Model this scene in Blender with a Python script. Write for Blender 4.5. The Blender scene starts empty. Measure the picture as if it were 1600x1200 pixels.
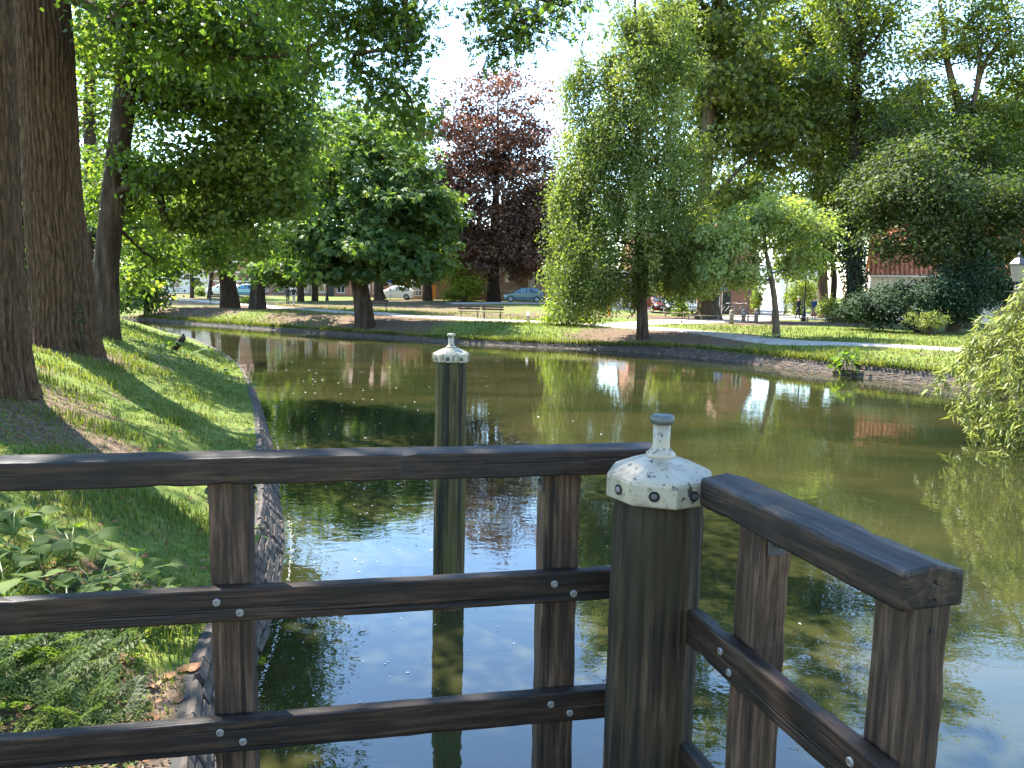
import bpy, bmesh, math, random
import numpy as np
from mathutils import Vector, Matrix, noise as mnoise

S = bpy.context.scene
COL = S.collection
R = math.radians

# ------------------------------------------------------------------ camera, sky, sun, exposure
EYE = (0.0, 0.0, 3.0)
cam_d = bpy.data.cameras.new('camera')
cam_d.sensor_width = 36.0
cam_d.lens = 27.0
cam_d.clip_start = 0.05
cam_d.clip_end = 3000.0
cam = bpy.data.objects.new('camera', cam_d)
COL.objects.link(cam)
cam.matrix_world = (Matrix.Translation(EYE) @ Matrix.Rotation(R(83.0), 4, 'X') @ Matrix.Rotation(R(1.2), 4, 'Z'))
S.camera = cam

SUN_AZ = R(-50.0)     # to the left of the view direction (+Y)
SUN_EL = R(57.0)
W = bpy.data.worlds.new('World')
S.world = W
W.use_nodes = True
wn = W.node_tree.nodes
wl = W.node_tree.links
bg = wn['Background']
sky = wn.new('ShaderNodeTexSky')
sky.sky_type = 'NISHITA'
sky.sun_disc = False
sky.sun_elevation = SUN_EL
sky.sun_rotation = SUN_AZ
sky.air_density = 1.35
sky.dust_density = 0.0
sky.ozone_density = 5.0
wl.new(sky.outputs[0], bg.inputs[0])
bg.inputs[1].default_value = 0.15

sd = bpy.data.lights.new('sun', 'SUN')
sd.energy = 5.0
sd.angle = R(0.53)
sd.color = (1.0, 0.95, 0.86)
sun = bpy.data.objects.new('sun', sd)
COL.objects.link(sun)
sdir = Vector((math.sin(SUN_AZ) * math.cos(SUN_EL), math.cos(SUN_AZ) * math.cos(SUN_EL), math.sin(SUN_EL)))
sun.rotation_euler = sdir.to_track_quat('Z', 'Y').to_euler()
sun.location = (0, 0, 40)

S.view_settings.view_transform = 'Standard'
S.view_settings.look = 'None'
S.view_settings.exposure = 2.5
S.view_settings.gamma = 1.0
S.view_settings.use_curve_mapping = False
S.render.engine = 'CYCLES'
S.cycles.max_bounces = 6
S.cycles.diffuse_bounces = 3
S.cycles.glossy_bounces = 3
S.cycles.transmission_bounces = 3
S.cycles.transparent_max_bounces = 4
S.cycles.sample_clamp_indirect = 6.0
S.cycles.use_denoising = True
S.cycles.use_adaptive_sampling = True
S.cycles.adaptive_threshold = 0.025

rng = np.random.default_rng(7)
random.seed(7)

# ------------------------------------------------------------------ materials
def nt(m):
    m.use_nodes = True
    return m.node_tree.nodes, m.node_tree.links, m.node_tree.nodes['Principled BSDF']

def ramp(n, stops):
    r = n.new('ShaderNodeValToRGB')
    e = r.color_ramp.elements
    while len(e) < len(stops):
        e.new(0.5)
    for k, (p, c) in enumerate(stops):
        e[k].position = p
        e[k].color = (c[0], c[1], c[2], 1)
    return r

def surf(name, cols, scale=4.0, stretch=(1, 1, 1), rough=0.8, bump=0.3, dist=0.02, detail=6, spec=0.3, bscale=None, coord='Object', wave=False):
    """noise coloured surface with fine relief; cols = list of (position, rgb)"""
    m = bpy.data.materials.new(name)
    n, l, b = nt(m)
    tc = n.new('ShaderNodeTexCoord')
    mp = n.new('ShaderNodeMapping')
    mp.inputs['Scale'].default_value = stretch
    l.new(tc.outputs[coord], mp.inputs[0])
    nz = n.new('ShaderNodeTexNoise')
    nz.inputs['Scale'].default_value = scale
    nz.inputs['Detail'].default_value = detail
    nz.inputs['Roughness'].default_value = 0.65
    l.new(mp.outputs[0], nz.inputs['Vector'])
    rp = ramp(n, cols)
    l.new(nz.outputs['Fac'], rp.inputs[0])
    l.new(rp.outputs[0], b.inputs['Base Color'])
    b.inputs['Roughness'].default_value = rough
    b.inputs['Specular IOR Level'].default_value = spec
    n2 = n.new('ShaderNodeTexNoise')
    n2.inputs['Scale'].default_value = bscale or scale * 3
    n2.inputs['Detail'].default_value = 5
    l.new(mp.outputs[0], n2.inputs['Vector'])
    bp = n.new('ShaderNodeBump')
    bp.inputs['Strength'].default_value = bump
    bp.inputs['Distance'].default_value = dist
    l.new(n2.outputs['Fac'], bp.inputs['Height'])
    l.new(bp.outputs[0], b.inputs['Normal'])
    return m

def leafmat(name, dark, mid, light, trans=0.45, rough=0.5, tcol=None):
    m = bpy.data.materials.new(name)
    n, l, b = nt(m)
    at = n.new('ShaderNodeAttribute')
    at.attribute_name = 'rnd'
    rp = ramp(n, [(0.0, dark), (0.55, mid), (1.0, light)])
    l.new(at.outputs['Fac'], rp.inputs[0])
    l.new(rp.outputs[0], b.inputs['Base Color'])
    b.inputs['Roughness'].default_value = rough
    b.inputs['Specular IOR Level'].default_value = 0.25
    t = n.new('ShaderNodeBsdfTranslucent')
    hs = n.new('ShaderNodeMix')
    hs.data_type = 'RGBA'
    hs.blend_type = 'MULTIPLY'
    hs.inputs[0].default_value = 1.0
    l.new(rp.outputs[0], hs.inputs[6])
    hs.inputs[7].default_value = (*(tcol or (2.3, 2.4, 0.8)), 1)
    l.new(hs.outputs[2], t.inputs[0])
    mx = n.new('ShaderNodeMixShader')
    mx.inputs[0].default_value = trans
    l.new(b.outputs[0], mx.inputs[1])
    l.new(t.outputs[0], mx.inputs[2])
    l.new(mx.outputs[0], n['Material Output'].inputs[0])
    return m

def plain(name, col, rough=0.6, metal=0.0, spec=0.4, var=0.15, scale=6.0, bump=0.1):
    d = tuple(c * (1 - var) for c in col)
    u = tuple(min(1, c * (1 + var)) for c in col)
    m = surf(name, [(0.3, d), (0.7, u)], scale, rough=rough, bump=bump, spec=spec, dist=0.005)
    m.node_tree.nodes['Principled BSDF'].inputs['Metallic'].default_value = metal
    return m

def brickmat(name, c1, c2, mortar, scale=1.0, bw=0.22, bh=0.075):
    m = bpy.data.materials.new(name)
    n, l, b = nt(m)
    tc = n.new('ShaderNodeTexCoord')
    sp = n.new('ShaderNodeSeparateXYZ')
    l.new(tc.outputs['Object'], sp.inputs[0])
    ad = n.new('ShaderNodeMath')
    ad.operation = 'ADD'
    l.new(sp.outputs[0], ad.inputs[0])
    l.new(sp.outputs[1], ad.inputs[1])
    cb = n.new('ShaderNodeCombineXYZ')
    l.new(ad.outputs[0], cb.inputs[0])
    l.new(sp.outputs[2], cb.inputs[1])
    br = n.new('ShaderNodeTexBrick')
    br.inputs['Color1'].default_value = (*c1, 1)
    br.inputs['Color2'].default_value = (*c2, 1)
    br.inputs['Mortar'].default_value = (*mortar, 1)
    br.inputs['Scale'].default_value = scale
    br.inputs['Brick Width'].default_value = bw
    br.inputs['Row Height'].default_value = bh
    br.inputs['Mortar Size'].default_value = 0.009
    l.new(cb.outputs[0], br.inputs[0])
    nz = n.new('ShaderNodeTexNoise')
    nz.inputs['Scale'].default_value = 0.7
    nz.inputs['Detail'].default_value = 5
    l.new(tc.outputs['Object'], nz.inputs['Vector'])
    rp = ramp(n, [(0.3, (0.62, 0.6, 0.58)), (0.7, (1.1, 1.08, 1.05))])
    l.new(nz.outputs['Fac'], rp.inputs[0])
    mx = n.new('ShaderNodeMix')
    mx.data_type = 'RGBA'
    mx.blend_type = 'MULTIPLY'
    mx.inputs[0].default_value = 1
    l.new(br.outputs[0], mx.inputs[6])
    l.new(rp.outputs[0], mx.inputs[7])
    l.new(mx.outputs[2], b.inputs['Base Color'])
    b.inputs['Roughness'].default_value = 0.9
    bp = n.new('ShaderNodeBump')
    bp.inputs['Strength'].default_value = 0.4
    bp.inputs['Distance'].default_value = 0.01
    bp.invert = True
    l.new(br.outputs['Fac'], bp.inputs['Height'])
    l.new(bp.outputs[0], b.inputs['Normal'])
    return m

M = {}
def wood(name, dark, mid, light, axis, rough=0.55, moss=None, fine=55.0, seed=0.0):
    """weathered timber: fine grain along one axis, broad stains, cracks in the relief"""
    m = bpy.data.materials.new(name)
    n, l, b = nt(m)
    tc = n.new('ShaderNodeTexCoord')
    def nz(sc, along, det=6, rgh=0.6, dist=0.0):
        mp = n.new('ShaderNodeMapping')
        s = [1, 1, 1]
        s['xyz'.index(axis)] = along
        mp.inputs['Scale'].default_value = s
        mp.inputs['Location'].default_value = (seed, seed * 0.7, seed * 1.3)
        l.new(tc.outputs['Object'], mp.inputs[0])
        t = n.new('ShaderNodeTexNoise')
        t.inputs['Scale'].default_value = sc
        t.inputs['Detail'].default_value = det
        t.inputs['Roughness'].default_value = rgh
        t.inputs['Distortion'].default_value = dist
        l.new(mp.outputs[0], t.inputs['Vector'])
        return t
    g = nz(fine, 0.055, 7, 0.7, 0.4)
    gr = ramp(n, [(0.38, dark), (0.5, mid), (0.62, light)])
    l.new(g.outputs['Fac'], gr.inputs[0])
    st = ramp(n, [(0.3, (0.35, 0.33, 0.31)), (0.5, (1, 1, 1)), (0.72, (1.7, 1.65, 1.6))])
    l.new(nz(6.0, 0.35, 7, 0.7).outputs['Fac'], st.inputs[0])
    mx = n.new('ShaderNodeMix')
    mx.data_type = 'RGBA'
    mx.blend_type = 'MULTIPLY'
    mx.inputs[0].default_value = 1
    l.new(gr.outputs[0], mx.inputs[6])
    l.new(st.outputs[0], mx.inputs[7])
    last = mx.outputs[2]
    if moss:
        mm = n.new('ShaderNodeMix')
        mm.data_type = 'RGBA'
        mr = ramp(n, [(0.42, (0, 0, 0)), (0.60, (0.85, 0.85, 0.85))])
        l.new(nz(5.0, 0.25, 6, 0.65).outputs['Fac'], mr.inputs[0])
        l.new(mr.outputs[0], mm.inputs[0])
        l.new(last, mm.inputs[6])
        mm.inputs[7].default_value = (*moss, 1)
        last = mm.outputs[2]
    cr = nz(fine * 0.45, 0.02, 3, 0.5, 0.3)
    ck = ramp(n, [(0.36, (0, 0, 0)), (0.43, (1, 1, 1))])
    l.new(cr.outputs['Fac'], ck.inputs[0])
    cd = ramp(n, [(0.0, (0.22, 0.22, 0.22)), (1.0, (1, 1, 1))])
    l.new(ck.outputs[0], cd.inputs[0])
    mc = n.new('ShaderNodeMix')
    mc.data_type = 'RGBA'
    mc.blend_type = 'MULTIPLY'
    mc.inputs[0].default_value = 1
    l.new(last, mc.inputs[6])
    l.new(cd.outputs[0], mc.inputs[7])
    l.new(mc.outputs[2], b.inputs['Base Color'])
    rr_ = ramp(n, [(0.3, (rough - 0.1,) * 3), (0.7, (rough + 0.2,) * 3)])
    l.new(nz(14.0, 0.3).outputs['Fac'], rr_.inputs[0])
    l.new(rr_.outputs[0], b.inputs['Roughness'])
    b.inputs['Specular IOR Level'].default_value = 0.28
    ad = n.new('ShaderNodeMath')
    ad.operation = 'MULTIPLY_ADD'
    ad.inputs[1].default_value = 0.5
    l.new(g.outputs['Fac'], ad.inputs[0])
    l.new(ck.outputs[0], ad.inputs[2])
    bp = n.new('ShaderNodeBump')
    bp.inputs['Strength'].default_value = 0.8
    bp.inputs['Distance'].default_value = 0.004
    l.new(ad.outputs[0], bp.inputs['Height'])
    l.new(bp.outputs[0], b.inputs['Normal'])
    return m
M['rail_wood'] = wood('rail_wood', (0.0032, 0.0015, 0.0007), (0.0125, 0.0062, 0.003), (0.034, 0.0185, 0.0095), 'x', 0.55)
M['post_wood'] = wood('post_wood', (0.011, 0.0055, 0.003), (0.034, 0.019, 0.0105), (0.078, 0.047, 0.028), 'z', 0.6, seed=3.0)
M['pile_wood'] = wood('pile_wood', (0.0012, 0.0008, 0.0004), (0.014, 0.0082, 0.004), (0.055, 0.034, 0.017), 'z', 0.7, (0.018, 0.013, 0.0035), 38.0, 5.0)
M['moss_pile'] = wood('moss_pile', (0.012, 0.009, 0.003), (0.032, 0.025, 0.007), (0.07, 0.054, 0.019), 'z', 0.75, (0.046, 0.042, 0.009), 30.0, 9.0)
def flaking_paint(name, clean, grime, wear):
    """old paint: grime veil, dark chips and speckles"""
    m = surf(name, [(0.32, grime), (0.5, clean), (0.8, tuple(min(1, c * 1.15) for c in clean))], 9, rough=0.45, bump=0.3, dist=0.003, detail=9, spec=0.5, bscale=45)
    n, l, b = nt(m)
    tc = n.new('ShaderNodeTexCoord')
    src = b.inputs['Base Color'].links[0].from_socket
    for sc, lo, hi, col in ((38.0, wear, wear + 0.035, (0.035, 0.028, 0.02)), (15.0, wear - 0.02, wear + 0.03, (0.10, 0.085, 0.055))):
        t = n.new('ShaderNodeTexNoise')
        t.inputs['Scale'].default_value = sc
        t.inputs['Detail'].default_value = 6
        t.inputs['Roughness'].default_value = 0.7
        l.new(tc.outputs['Object'], t.inputs['Vector'])
        r_ = ramp(n, [(lo, (1, 1, 1)), (hi, (0, 0, 0))])
        l.new(t.outputs['Fac'], r_.inputs[0])
        mx = n.new('ShaderNodeMix')
        mx.data_type = 'RGBA'
        l.new(r_.outputs[0], mx.inputs[0])
        l.new(src, mx.inputs[6])
        mx.inputs[7].default_value = (*col, 1)
        src = mx.outputs[2]
    l.new(src, b.inputs['Base Color'])
    return m
M['cap_paint'] = flaking_paint('cap_paint', (0.235, 0.20, 0.14), (0.12, 0.095, 0.06), 0.39)
M['cap_old'] = flaking_paint('cap_old', (0.24, 0.215, 0.145), (0.10, 0.083, 0.05), 0.43)
M['knob_dark'] = plain('knob_dark', (0.06, 0.065, 0.06), 0.45, 0.3, 0.5, 0.4, 30)
M['steel'] = plain('steel', (0.20, 0.19, 0.17), 0.5, 0.6, 0.5, 0.25, 60)
M['dark_steel'] = plain('dark_steel', (0.05, 0.055, 0.06), 0.5, 0.5, 0.5, 0.3, 40)
M['hole'] = plain('hole', (0.012, 0.010, 0.008), 0.9)  # near-black; puts the shade of hollows and unlit rooms into the colour
M['white_paint'] = plain('white_paint', (0.74, 0.73, 0.69), 0.5)
M['cream'] = plain('cream_render', (0.62, 0.54, 0.42), 0.9, var=0.1, scale=1.2)
M['white_render'] = plain('white_render', (0.72, 0.68, 0.66), 0.9, var=0.07, scale=1.0)
M['stone'] = plain('stone', (0.42, 0.36, 0.31), 0.9, var=0.25, scale=5, bump=0.3)
M['brick_red'] = brickmat('brick_red', (0.36, 0.12, 0.075), (0.27, 0.09, 0.06), (0.36, 0.30, 0.26))
M['brick_orange'] = brickmat('brick_orange', (0.46, 0.19, 0.11), (0.36, 0.14, 0.085), (0.42, 0.35, 0.29))
M['brick_brown'] = brickmat('brick_brown', (0.33, 0.175, 0.13), (0.26, 0.13, 0.10), (0.36, 0.30, 0.26))
M['brick_pink'] = brickmat('brick_pink', (0.42, 0.27, 0.21), (0.34, 0.21, 0.17), (0.40, 0.34, 0.29))
M['tile_red'] = surf('tile_red', [(0.3, (0.24, 0.07, 0.035)), (0.5, (0.42, 0.14, 0.07)), (0.75, (0.52, 0.24, 0.14))], 3.0, rough=0.75, bump=0.2)
M['slate'] = surf('slate', [(0.3, (0.06, 0.07, 0.085)), (0.7, (0.15, 0.16, 0.18))], 2.0, (1, 1, 4), 0.6)
M['roof_brown'] = surf('roof_brown', [(0.3, (0.10, 0.05, 0.035)), (0.7, (0.22, 0.11, 0.075))], 3.0, (1, 1, 4), 0.8)
M['glass'] = plain('window_glass', (0.03, 0.035, 0.04), 0.08, 0.0, 0.6, 0.3, 1.0, 0.0)
M['orange'] = plain('orange_paint', (0.75, 0.25, 0.03), 0.5)
M['blue'] = plain('blue_sign', (0.02, 0.10, 0.42), 0.4)
M['black'] = plain('black_paint', (0.018, 0.02, 0.022), 0.45)
M['grey'] = plain('grey_metal', (0.25, 0.26, 0.27), 0.5, 0.3)
M['tyre'] = plain('tyre_rubber', (0.02, 0.02, 0.02), 0.85)
M['lamp_glass'] = plain('lamp_glass', (0.24, 0.21, 0.15), 0.3)
M['bench_wood'] = plain('bench_wood', (0.06, 0.04, 0.03), 0.7, var=0.3)
M['bollard_wood'] = plain('bollard_wood', (0.20, 0.155, 0.11), 0.85, var=0.35, scale=9)
M['asphalt'] = surf('gravel_path', [(0.3, (0.20, 0.17, 0.14)), (0.7, (0.33, 0.29, 0.245))], 3.0, rough=0.95, bump=0.4, dist=0.01, bscale=40)
M['paving'] = surf('paving', [(0.3, (0.27, 0.23, 0.21)), (0.7, (0.40, 0.35, 0.32))], 2.0, rough=0.9, bump=0.4, dist=0.01, bscale=25)
M['bark_oak'] = surf('bark_oak', [(0.32, (0.022, 0.013, 0.007)), (0.5, (0.058, 0.035, 0.019)), (0.68, (0.105, 0.066, 0.038))], 9, (3.0, 3.0, 0.5), 0.9, 1.0, 0.04, 9, 0.12, 10)
M['bark'] = surf('bark', [(0.35, (0.016, 0.011, 0.007)), (0.55, (0.048, 0.033, 0.022)), (0.75, (0.10, 0.075, 0.052))], 3, (2.0, 2.0, 0.35), 0.9, 1.0, 0.04, 8, 0.15, 7)
M['bark_pale'] = surf('bark_pale', [(0.3, (0.04, 0.03, 0.02)), (0.55, (0.095, 0.07, 0.046)), (0.8, (0.17, 0.135, 0.095))], 3, (2.0, 2.0, 0.35), 0.9, 1.0, 0.04, 8, 0.15, 7)
M['earth_brick'] = surf('revetment_brick', [(0.3, (0.026, 0.02, 0.016)), (0.5, (0.058, 0.044, 0.034)), (0.75, (0.105, 0.082, 0.066))], 6, rough=0.85, bump=0.5, dist=0.008, bscale=25)
M['mortar'] = plain('mortar', (0.03, 0.027, 0.022), 0.95)
M['sun_brick'] = surf('bank_brick', [(0.3, (0.028, 0.019, 0.013)), (0.5, (0.066, 0.045, 0.031)), (0.75, (0.125, 0.09, 0.063))], 3, rough=0.9, bump=0.3)

# foliage
M['lf_oak'] = leafmat('oak_leaf', (0.026, 0.044, 0.010), (0.056, 0.09, 0.016), (0.105, 0.14, 0.025), 0.55)
M['lf_maple'] = leafmat('maple_leaf', (0.034, 0.055, 0.015), (0.072, 0.105, 0.024), (0.15, 0.17, 0.036), 0.55)
M['lf_chest'] = leafmat('chestnut_leaf', (0.026, 0.052, 0.015), (0.06, 0.10, 0.026), (0.16, 0.19, 0.045), 0.42, 0.6)
M['lf_beech'] = leafmat('copper_beech_leaf', (0.040, 0.025, 0.018), (0.092, 0.057, 0.038), (0.19, 0.112, 0.060), 0.34, 0.4, (2.2, 1.2, 0.9))
M['lf_shade_tone'] = leafmat('shade_toned_leaf', (0.026, 0.040, 0.013), (0.056, 0.076, 0.022), (0.12, 0.135, 0.036), 0.42, 0.6)  # leaf colour toned down to stand in for shade from taller trees
M['lf_horn'] = leafmat('hornbeam_leaf', (0.045, 0.064, 0.016), (0.10, 0.128, 0.034), (0.20, 0.212, 0.068), 0.42)
M['lf_lime'] = leafmat('lime_leaf', (0.05, 0.085, 0.014), (0.11, 0.155, 0.022), (0.19, 0.21, 0.035), 0.5)
M['lf_plane'] = leafmat('plane_leaf', (0.040, 0.058, 0.016), (0.095, 0.118, 0.028), (0.20, 0.205, 0.048), 0.5)
M['lf_pale'] = leafmat('pale_leaf', (0.06, 0.09, 0.03), (0.14, 0.18, 0.06), (0.28, 0.29, 0.11), 0.42)
M['lf_dark'] = leafmat('dark_evergreen_leaf', (0.010, 0.020, 0.009), (0.020, 0.038, 0.015), (0.036, 0.06, 0.022), 0.2, 0.75)
M['lf_willow'] = leafmat('willow_leaf', (0.09, 0.115, 0.03), (0.19, 0.21, 0.06), (0.32, 0.32, 0.12), 0.38, 0.45, (1.5, 1.6, 0.7))
M['lf_ivy'] = leafmat('ivy_leaf', (0.010, 0.02, 0.008), (0.02, 0.04, 0.013), (0.05, 0.075, 0.022), 0.2, 0.35)
M['lf_broad'] = leafmat('broad_weed_leaf', (0.045, 0.074, 0.013), (0.075, 0.115, 0.02), (0.12, 0.155, 0.03), 0.5, 0.7)
M['grass'] = leafmat('grass_blade', (0.042, 0.058, 0.013), (0.085, 0.105, 0.021), (0.21, 0.19, 0.058), 0.5, 0.6, (1.5, 1.6, 0.7))
M['dry_leaf'] = leafmat('dry_leaf', (0.08, 0.04, 0.018), (0.17, 0.085, 0.04), (0.32, 0.17, 0.09), 0.25, 0.8, (1.6, 1.2, 0.8))
M['litter'] = leafmat('litter', (0.018, 0.014, 0.010), (0.05, 0.037, 0.024), (0.28, 0.22, 0.15), 0.05, 0.9, (1, 1, 1))
M['fleck'] = leafmat('fleck', (0.16, 0.15, 0.10), (0.42, 0.41, 0.36), (0.7, 0.7, 0.68), 0.05, 0.7, (1, 1, 1))

def ground_mat():
    m = bpy.data.materials.new('bank_soil_and_turf')
    n, l, b = nt(m)
    tc = n.new('ShaderNodeTexCoord')
    def nz(sc, det=6, rgh=0.65):
        t = n.new('ShaderNodeTexNoise')
        t.inputs['Scale'].default_value = sc
        t.inputs['Detail'].default_value = det
        t.inputs['Roughness'].default_value = rgh
        l.new(tc.outputs['Object'], t.inputs['Vector'])
        return t
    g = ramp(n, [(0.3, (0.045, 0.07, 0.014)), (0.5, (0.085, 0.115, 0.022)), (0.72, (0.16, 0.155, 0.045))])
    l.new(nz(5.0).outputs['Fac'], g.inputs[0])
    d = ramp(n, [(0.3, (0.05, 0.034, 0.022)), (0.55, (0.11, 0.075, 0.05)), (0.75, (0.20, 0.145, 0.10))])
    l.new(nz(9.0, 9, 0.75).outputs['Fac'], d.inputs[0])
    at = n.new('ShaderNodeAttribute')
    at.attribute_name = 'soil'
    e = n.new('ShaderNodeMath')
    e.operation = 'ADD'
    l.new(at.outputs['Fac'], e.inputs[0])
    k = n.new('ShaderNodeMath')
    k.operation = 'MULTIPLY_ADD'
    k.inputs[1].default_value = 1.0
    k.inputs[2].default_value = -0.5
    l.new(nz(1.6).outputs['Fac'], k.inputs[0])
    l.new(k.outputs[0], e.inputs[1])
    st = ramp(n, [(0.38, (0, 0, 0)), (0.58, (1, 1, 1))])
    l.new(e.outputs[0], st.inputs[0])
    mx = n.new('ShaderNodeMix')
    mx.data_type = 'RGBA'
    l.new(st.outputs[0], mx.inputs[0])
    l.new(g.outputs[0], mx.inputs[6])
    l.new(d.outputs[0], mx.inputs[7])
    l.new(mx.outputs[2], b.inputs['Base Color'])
    b.inputs['Roughness'].default_value = 0.95
    b.inputs['Specular IOR Level'].default_value = 0.1
    bp = n.new('ShaderNodeBump')
    bp.inputs['Strength'].default_value = 0.7
    bp.inputs['Distance'].default_value = 0.03
    l.new(nz(14.0, 8).outputs['Fac'], bp.inputs['Height'])
    l.new(bp.outputs[0], b.inputs['Normal'])
    return m
M['ground'] = ground_mat()

def water_mat():
    m = bpy.data.materials.new('canal_water')
    n, l, b = nt(m)
    tc = n.new('ShaderNodeTexCoord')
    def nz(sc, stretch, det=3, rgh=0.5, off=(0, 0, 0)):
        mp = n.new('ShaderNodeMapping')
        mp.inputs['Scale'].default_value = stretch
        mp.inputs['Location'].default_value = off
        l.new(tc.outputs['Object'], mp.inputs[0])
        t = n.new('ShaderNodeTexNoise')
        t.inputs['Scale'].default_value = sc
        t.inputs['Detail'].default_value = det
        t.inputs['Roughness'].default_value = rgh
        t.inputs['Distortion'].default_value = 0.6
        l.new(mp.outputs[0], t.inputs['Vector'])
        return t
    c = ramp(n, [(0.35, (0.011, 0.0145, 0.005)), (0.65, (0.028, 0.0258, 0.0088))])
    l.new(nz(0.35, (0.5, 1.3, 1), 4, 0.6).outputs['Fac'], c.inputs[0])
    l.new(c.outputs[0], b.inputs['Base Color'])
    b.inputs['Roughness'].default_value = 0.015
    b.inputs['IOR'].default_value = 1.55
    b.inputs['Specular IOR Level'].default_value = 0.5
    h1 = nz(5.5, (0.8, 1.3, 1), 2, 0.5)
    h2 = nz(1.1, (0.8, 1.2, 1), 2, 0.5, (3, 7, 0))
    a = n.new('ShaderNodeMath')
    a.operation = 'MULTIPLY_ADD'
    a.inputs[1].default_value = 2.6
    l.new(h2.outputs['Fac'], a.inputs[0])
    l.new(h1.outputs['Fac'], a.inputs[2])
    bp = n.new('ShaderNodeBump')
    bp.inputs['Strength'].default_value = 1.0
    bp.inputs['Distance'].default_value = 0.0012
    l.new(a.outputs[0], bp.inputs['Height'])
    l.new(bp.outputs[0], b.inputs['Normal'])
    return m
M['water'] = water_mat()

# ------------------------------------------------------------------ mesh helpers
def tag(o, label=None, cat=None, group=None, kind=None):
    if label: o['label'] = label
    if cat: o['category'] = cat
    if group: o['group'] = group
    if kind: o['kind'] = kind
    return o

def empty(name, loc=(0, 0, 0), rz=0.0):
    o = bpy.data.objects.new(name, None)
    o.empty_display_size = 0.2
    COL.objects.link(o)
    o.location = loc
    o.rotation_euler = (0, 0, rz)
    return o

def link(name, me, mat=None, parent=None):
    o = bpy.data.objects.new(name, me)
    COL.objects.link(o)
    if mat is not None and not me.materials:
        for mm in (mat if isinstance(mat, (list, tuple)) else [mat]):
            me.materials.append(mm)
    if parent is not None:
        o.parent = parent
    return o

def npmesh(name, V, F, rnd=None, smooth=False):
    """V (n,3), F (m,k) all faces of one size, rnd = one value per face"""
    V = np.asarray(V, np.float32)
    F = np.asarray(F, np.int32)
    me = bpy.data.meshes.new(name)
    me.vertices.add(len(V))
    me.vertices.foreach_set('co', V.ravel())
    k = F.shape[1]
    me.loops.add(F.size)
    me.loops.foreach_set('vertex_index', F.ravel())
    me.polygons.add(len(F))
    me.polygons.foreach_set('loop_start', np.arange(0, F.size, k, dtype=np.int32))
    if smooth:
        me.polygons.foreach_set('use_smooth', np.ones(len(F), bool))
    me.update(calc_edges=True)
    if rnd is not None:
        a = me.attributes.new('rnd', 'FLOAT', 'FACE')
        a.data.foreach_set('value', np.asarray(rnd, np.float32))
    return me

class MB:
    def __init__(s, o=(0, 0, 0)):
        s.v = []
        s.f = []
        s.o = o
    def add(s, vs, fs):
        k = len(s.v)
        s.v += [(x - s.o[0], y - s.o[1], z - s.o[2]) for x, y, z in vs]
        s.f += [tuple(i + k for i in f) for f in fs]
        return s
    def box(s, x0, x1, y0, y1, z0, z1):
        return s.add([(x0, y0, z0), (x1, y0, z0), (x1, y1, z0), (x0, y1, z0), (x0, y0, z1), (x1, y0, z1), (x1, y1, z1), (x0, y1, z1)],
                     [(0, 3, 2, 1), (4, 5, 6, 7), (0, 1, 5, 4), (1, 2, 6, 5), (2, 3, 7, 6), (3, 0, 4, 7)])
    def prism(s, poly, a0, a1, axis='y'):
        """poly of 2D points; extruded from a0 to a1 along axis (x: poly is (y,z); y: (x,z); z: (x,y))"""
        n = len(poly)
        def P(p, a):
            return (a, p[0], p[1]) if axis == 'x' else (p[0], a, p[1]) if axis == 'y' else (p[0], p[1], a)
        vs = [P(p, a0) for p in poly] + [P(p, a1) for p in poly]
        fs = [tuple(range(n))[::-1], tuple(range(n, 2 * n))] + [(i, (i + 1) % n, (i + 1) % n + n, i + n) for i in range(n)]
        return s.add(vs, fs)
    def tube(s, pts, rad, n=6, cap=True):
        pts = [Vector(p) for p in pts]
        rad = rad if isinstance(rad, (list, tuple)) else [rad] * len(pts)
        vs, fs = [], []
        u = None
        for i, p in enumerate(pts):
            d = (pts[min(i + 1, len(pts) - 1)] - pts[max(i - 1, 0)]).normalized()
            if u is None:
                u = d.orthogonal().normalized()
            u = (u - d * u.dot(d)).normalized()
            w = d.cross(u)
            for k in range(n):
                a = 2 * math.pi * k / n
                vs.append(tuple(p + (u * math.cos(a) + w * math.sin(a)) * rad[i]))
        for i in range(len(pts) - 1):
            for k in range(n):
                a, b = i * n + k, i * n + (k + 1) % n
                fs.append((a, b, b + n, a + n))
        if cap:
            fs.append(tuple(range(n))[::-1])
            fs.append(tuple(range((len(pts) - 1) * n, len(pts) * n)))
        return s.add(vs, fs)
    def lathe(s, prof, n=16, c=(0, 0, 0), phase=0.0):
        """prof = [(r, z)...] from bottom to top round the z axis at c"""
        vs, fs = [], []
        for r, z in prof:
            for k in range(n):
                a = 2 * math.pi * k / n + phase
                vs.append((c[0] + r * math.cos(a), c[1] + r * math.sin(a), c[2] + z))
        for i in range(len(prof) - 1):
            for k in range(n):
                a, b = i * n + k, i * n + (k + 1) % n
                fs.append((a, b, b + n, a + n))
        fs.append(tuple(range(n))[::-1])
        fs.append(tuple(range((len(prof) - 1) * n, len(prof) * n)))
        return s.add(vs, fs)
    def mesh(s, name='m', smooth=False):
        me = bpy.data.meshes.new(name)
        me.from_pydata(s.v, [], s.f)
        if smooth:
            me.polygons.foreach_set('use_smooth', np.ones(len(s.f), bool))
        me.update()
        return me
    def build(s, name, mat, parent=None, smooth=False, bevel=0.0, seg=2):
        o = link(name, s.mesh(name, smooth), mat, parent)
        if bevel:
            b = o.modifiers.new('bevel', 'BEVEL')
            b.width = bevel
            b.segments = seg
            b.limit_method = 'ANGLE'
            b.angle_limit = R(35)
        return o

def copy_tree(o, parent=None):
    c = o.copy()
    COL.objects.link(c)
    c.parent = parent
    for ch in list(o.children):
        copy_tree(ch, c)
    return c

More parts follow.
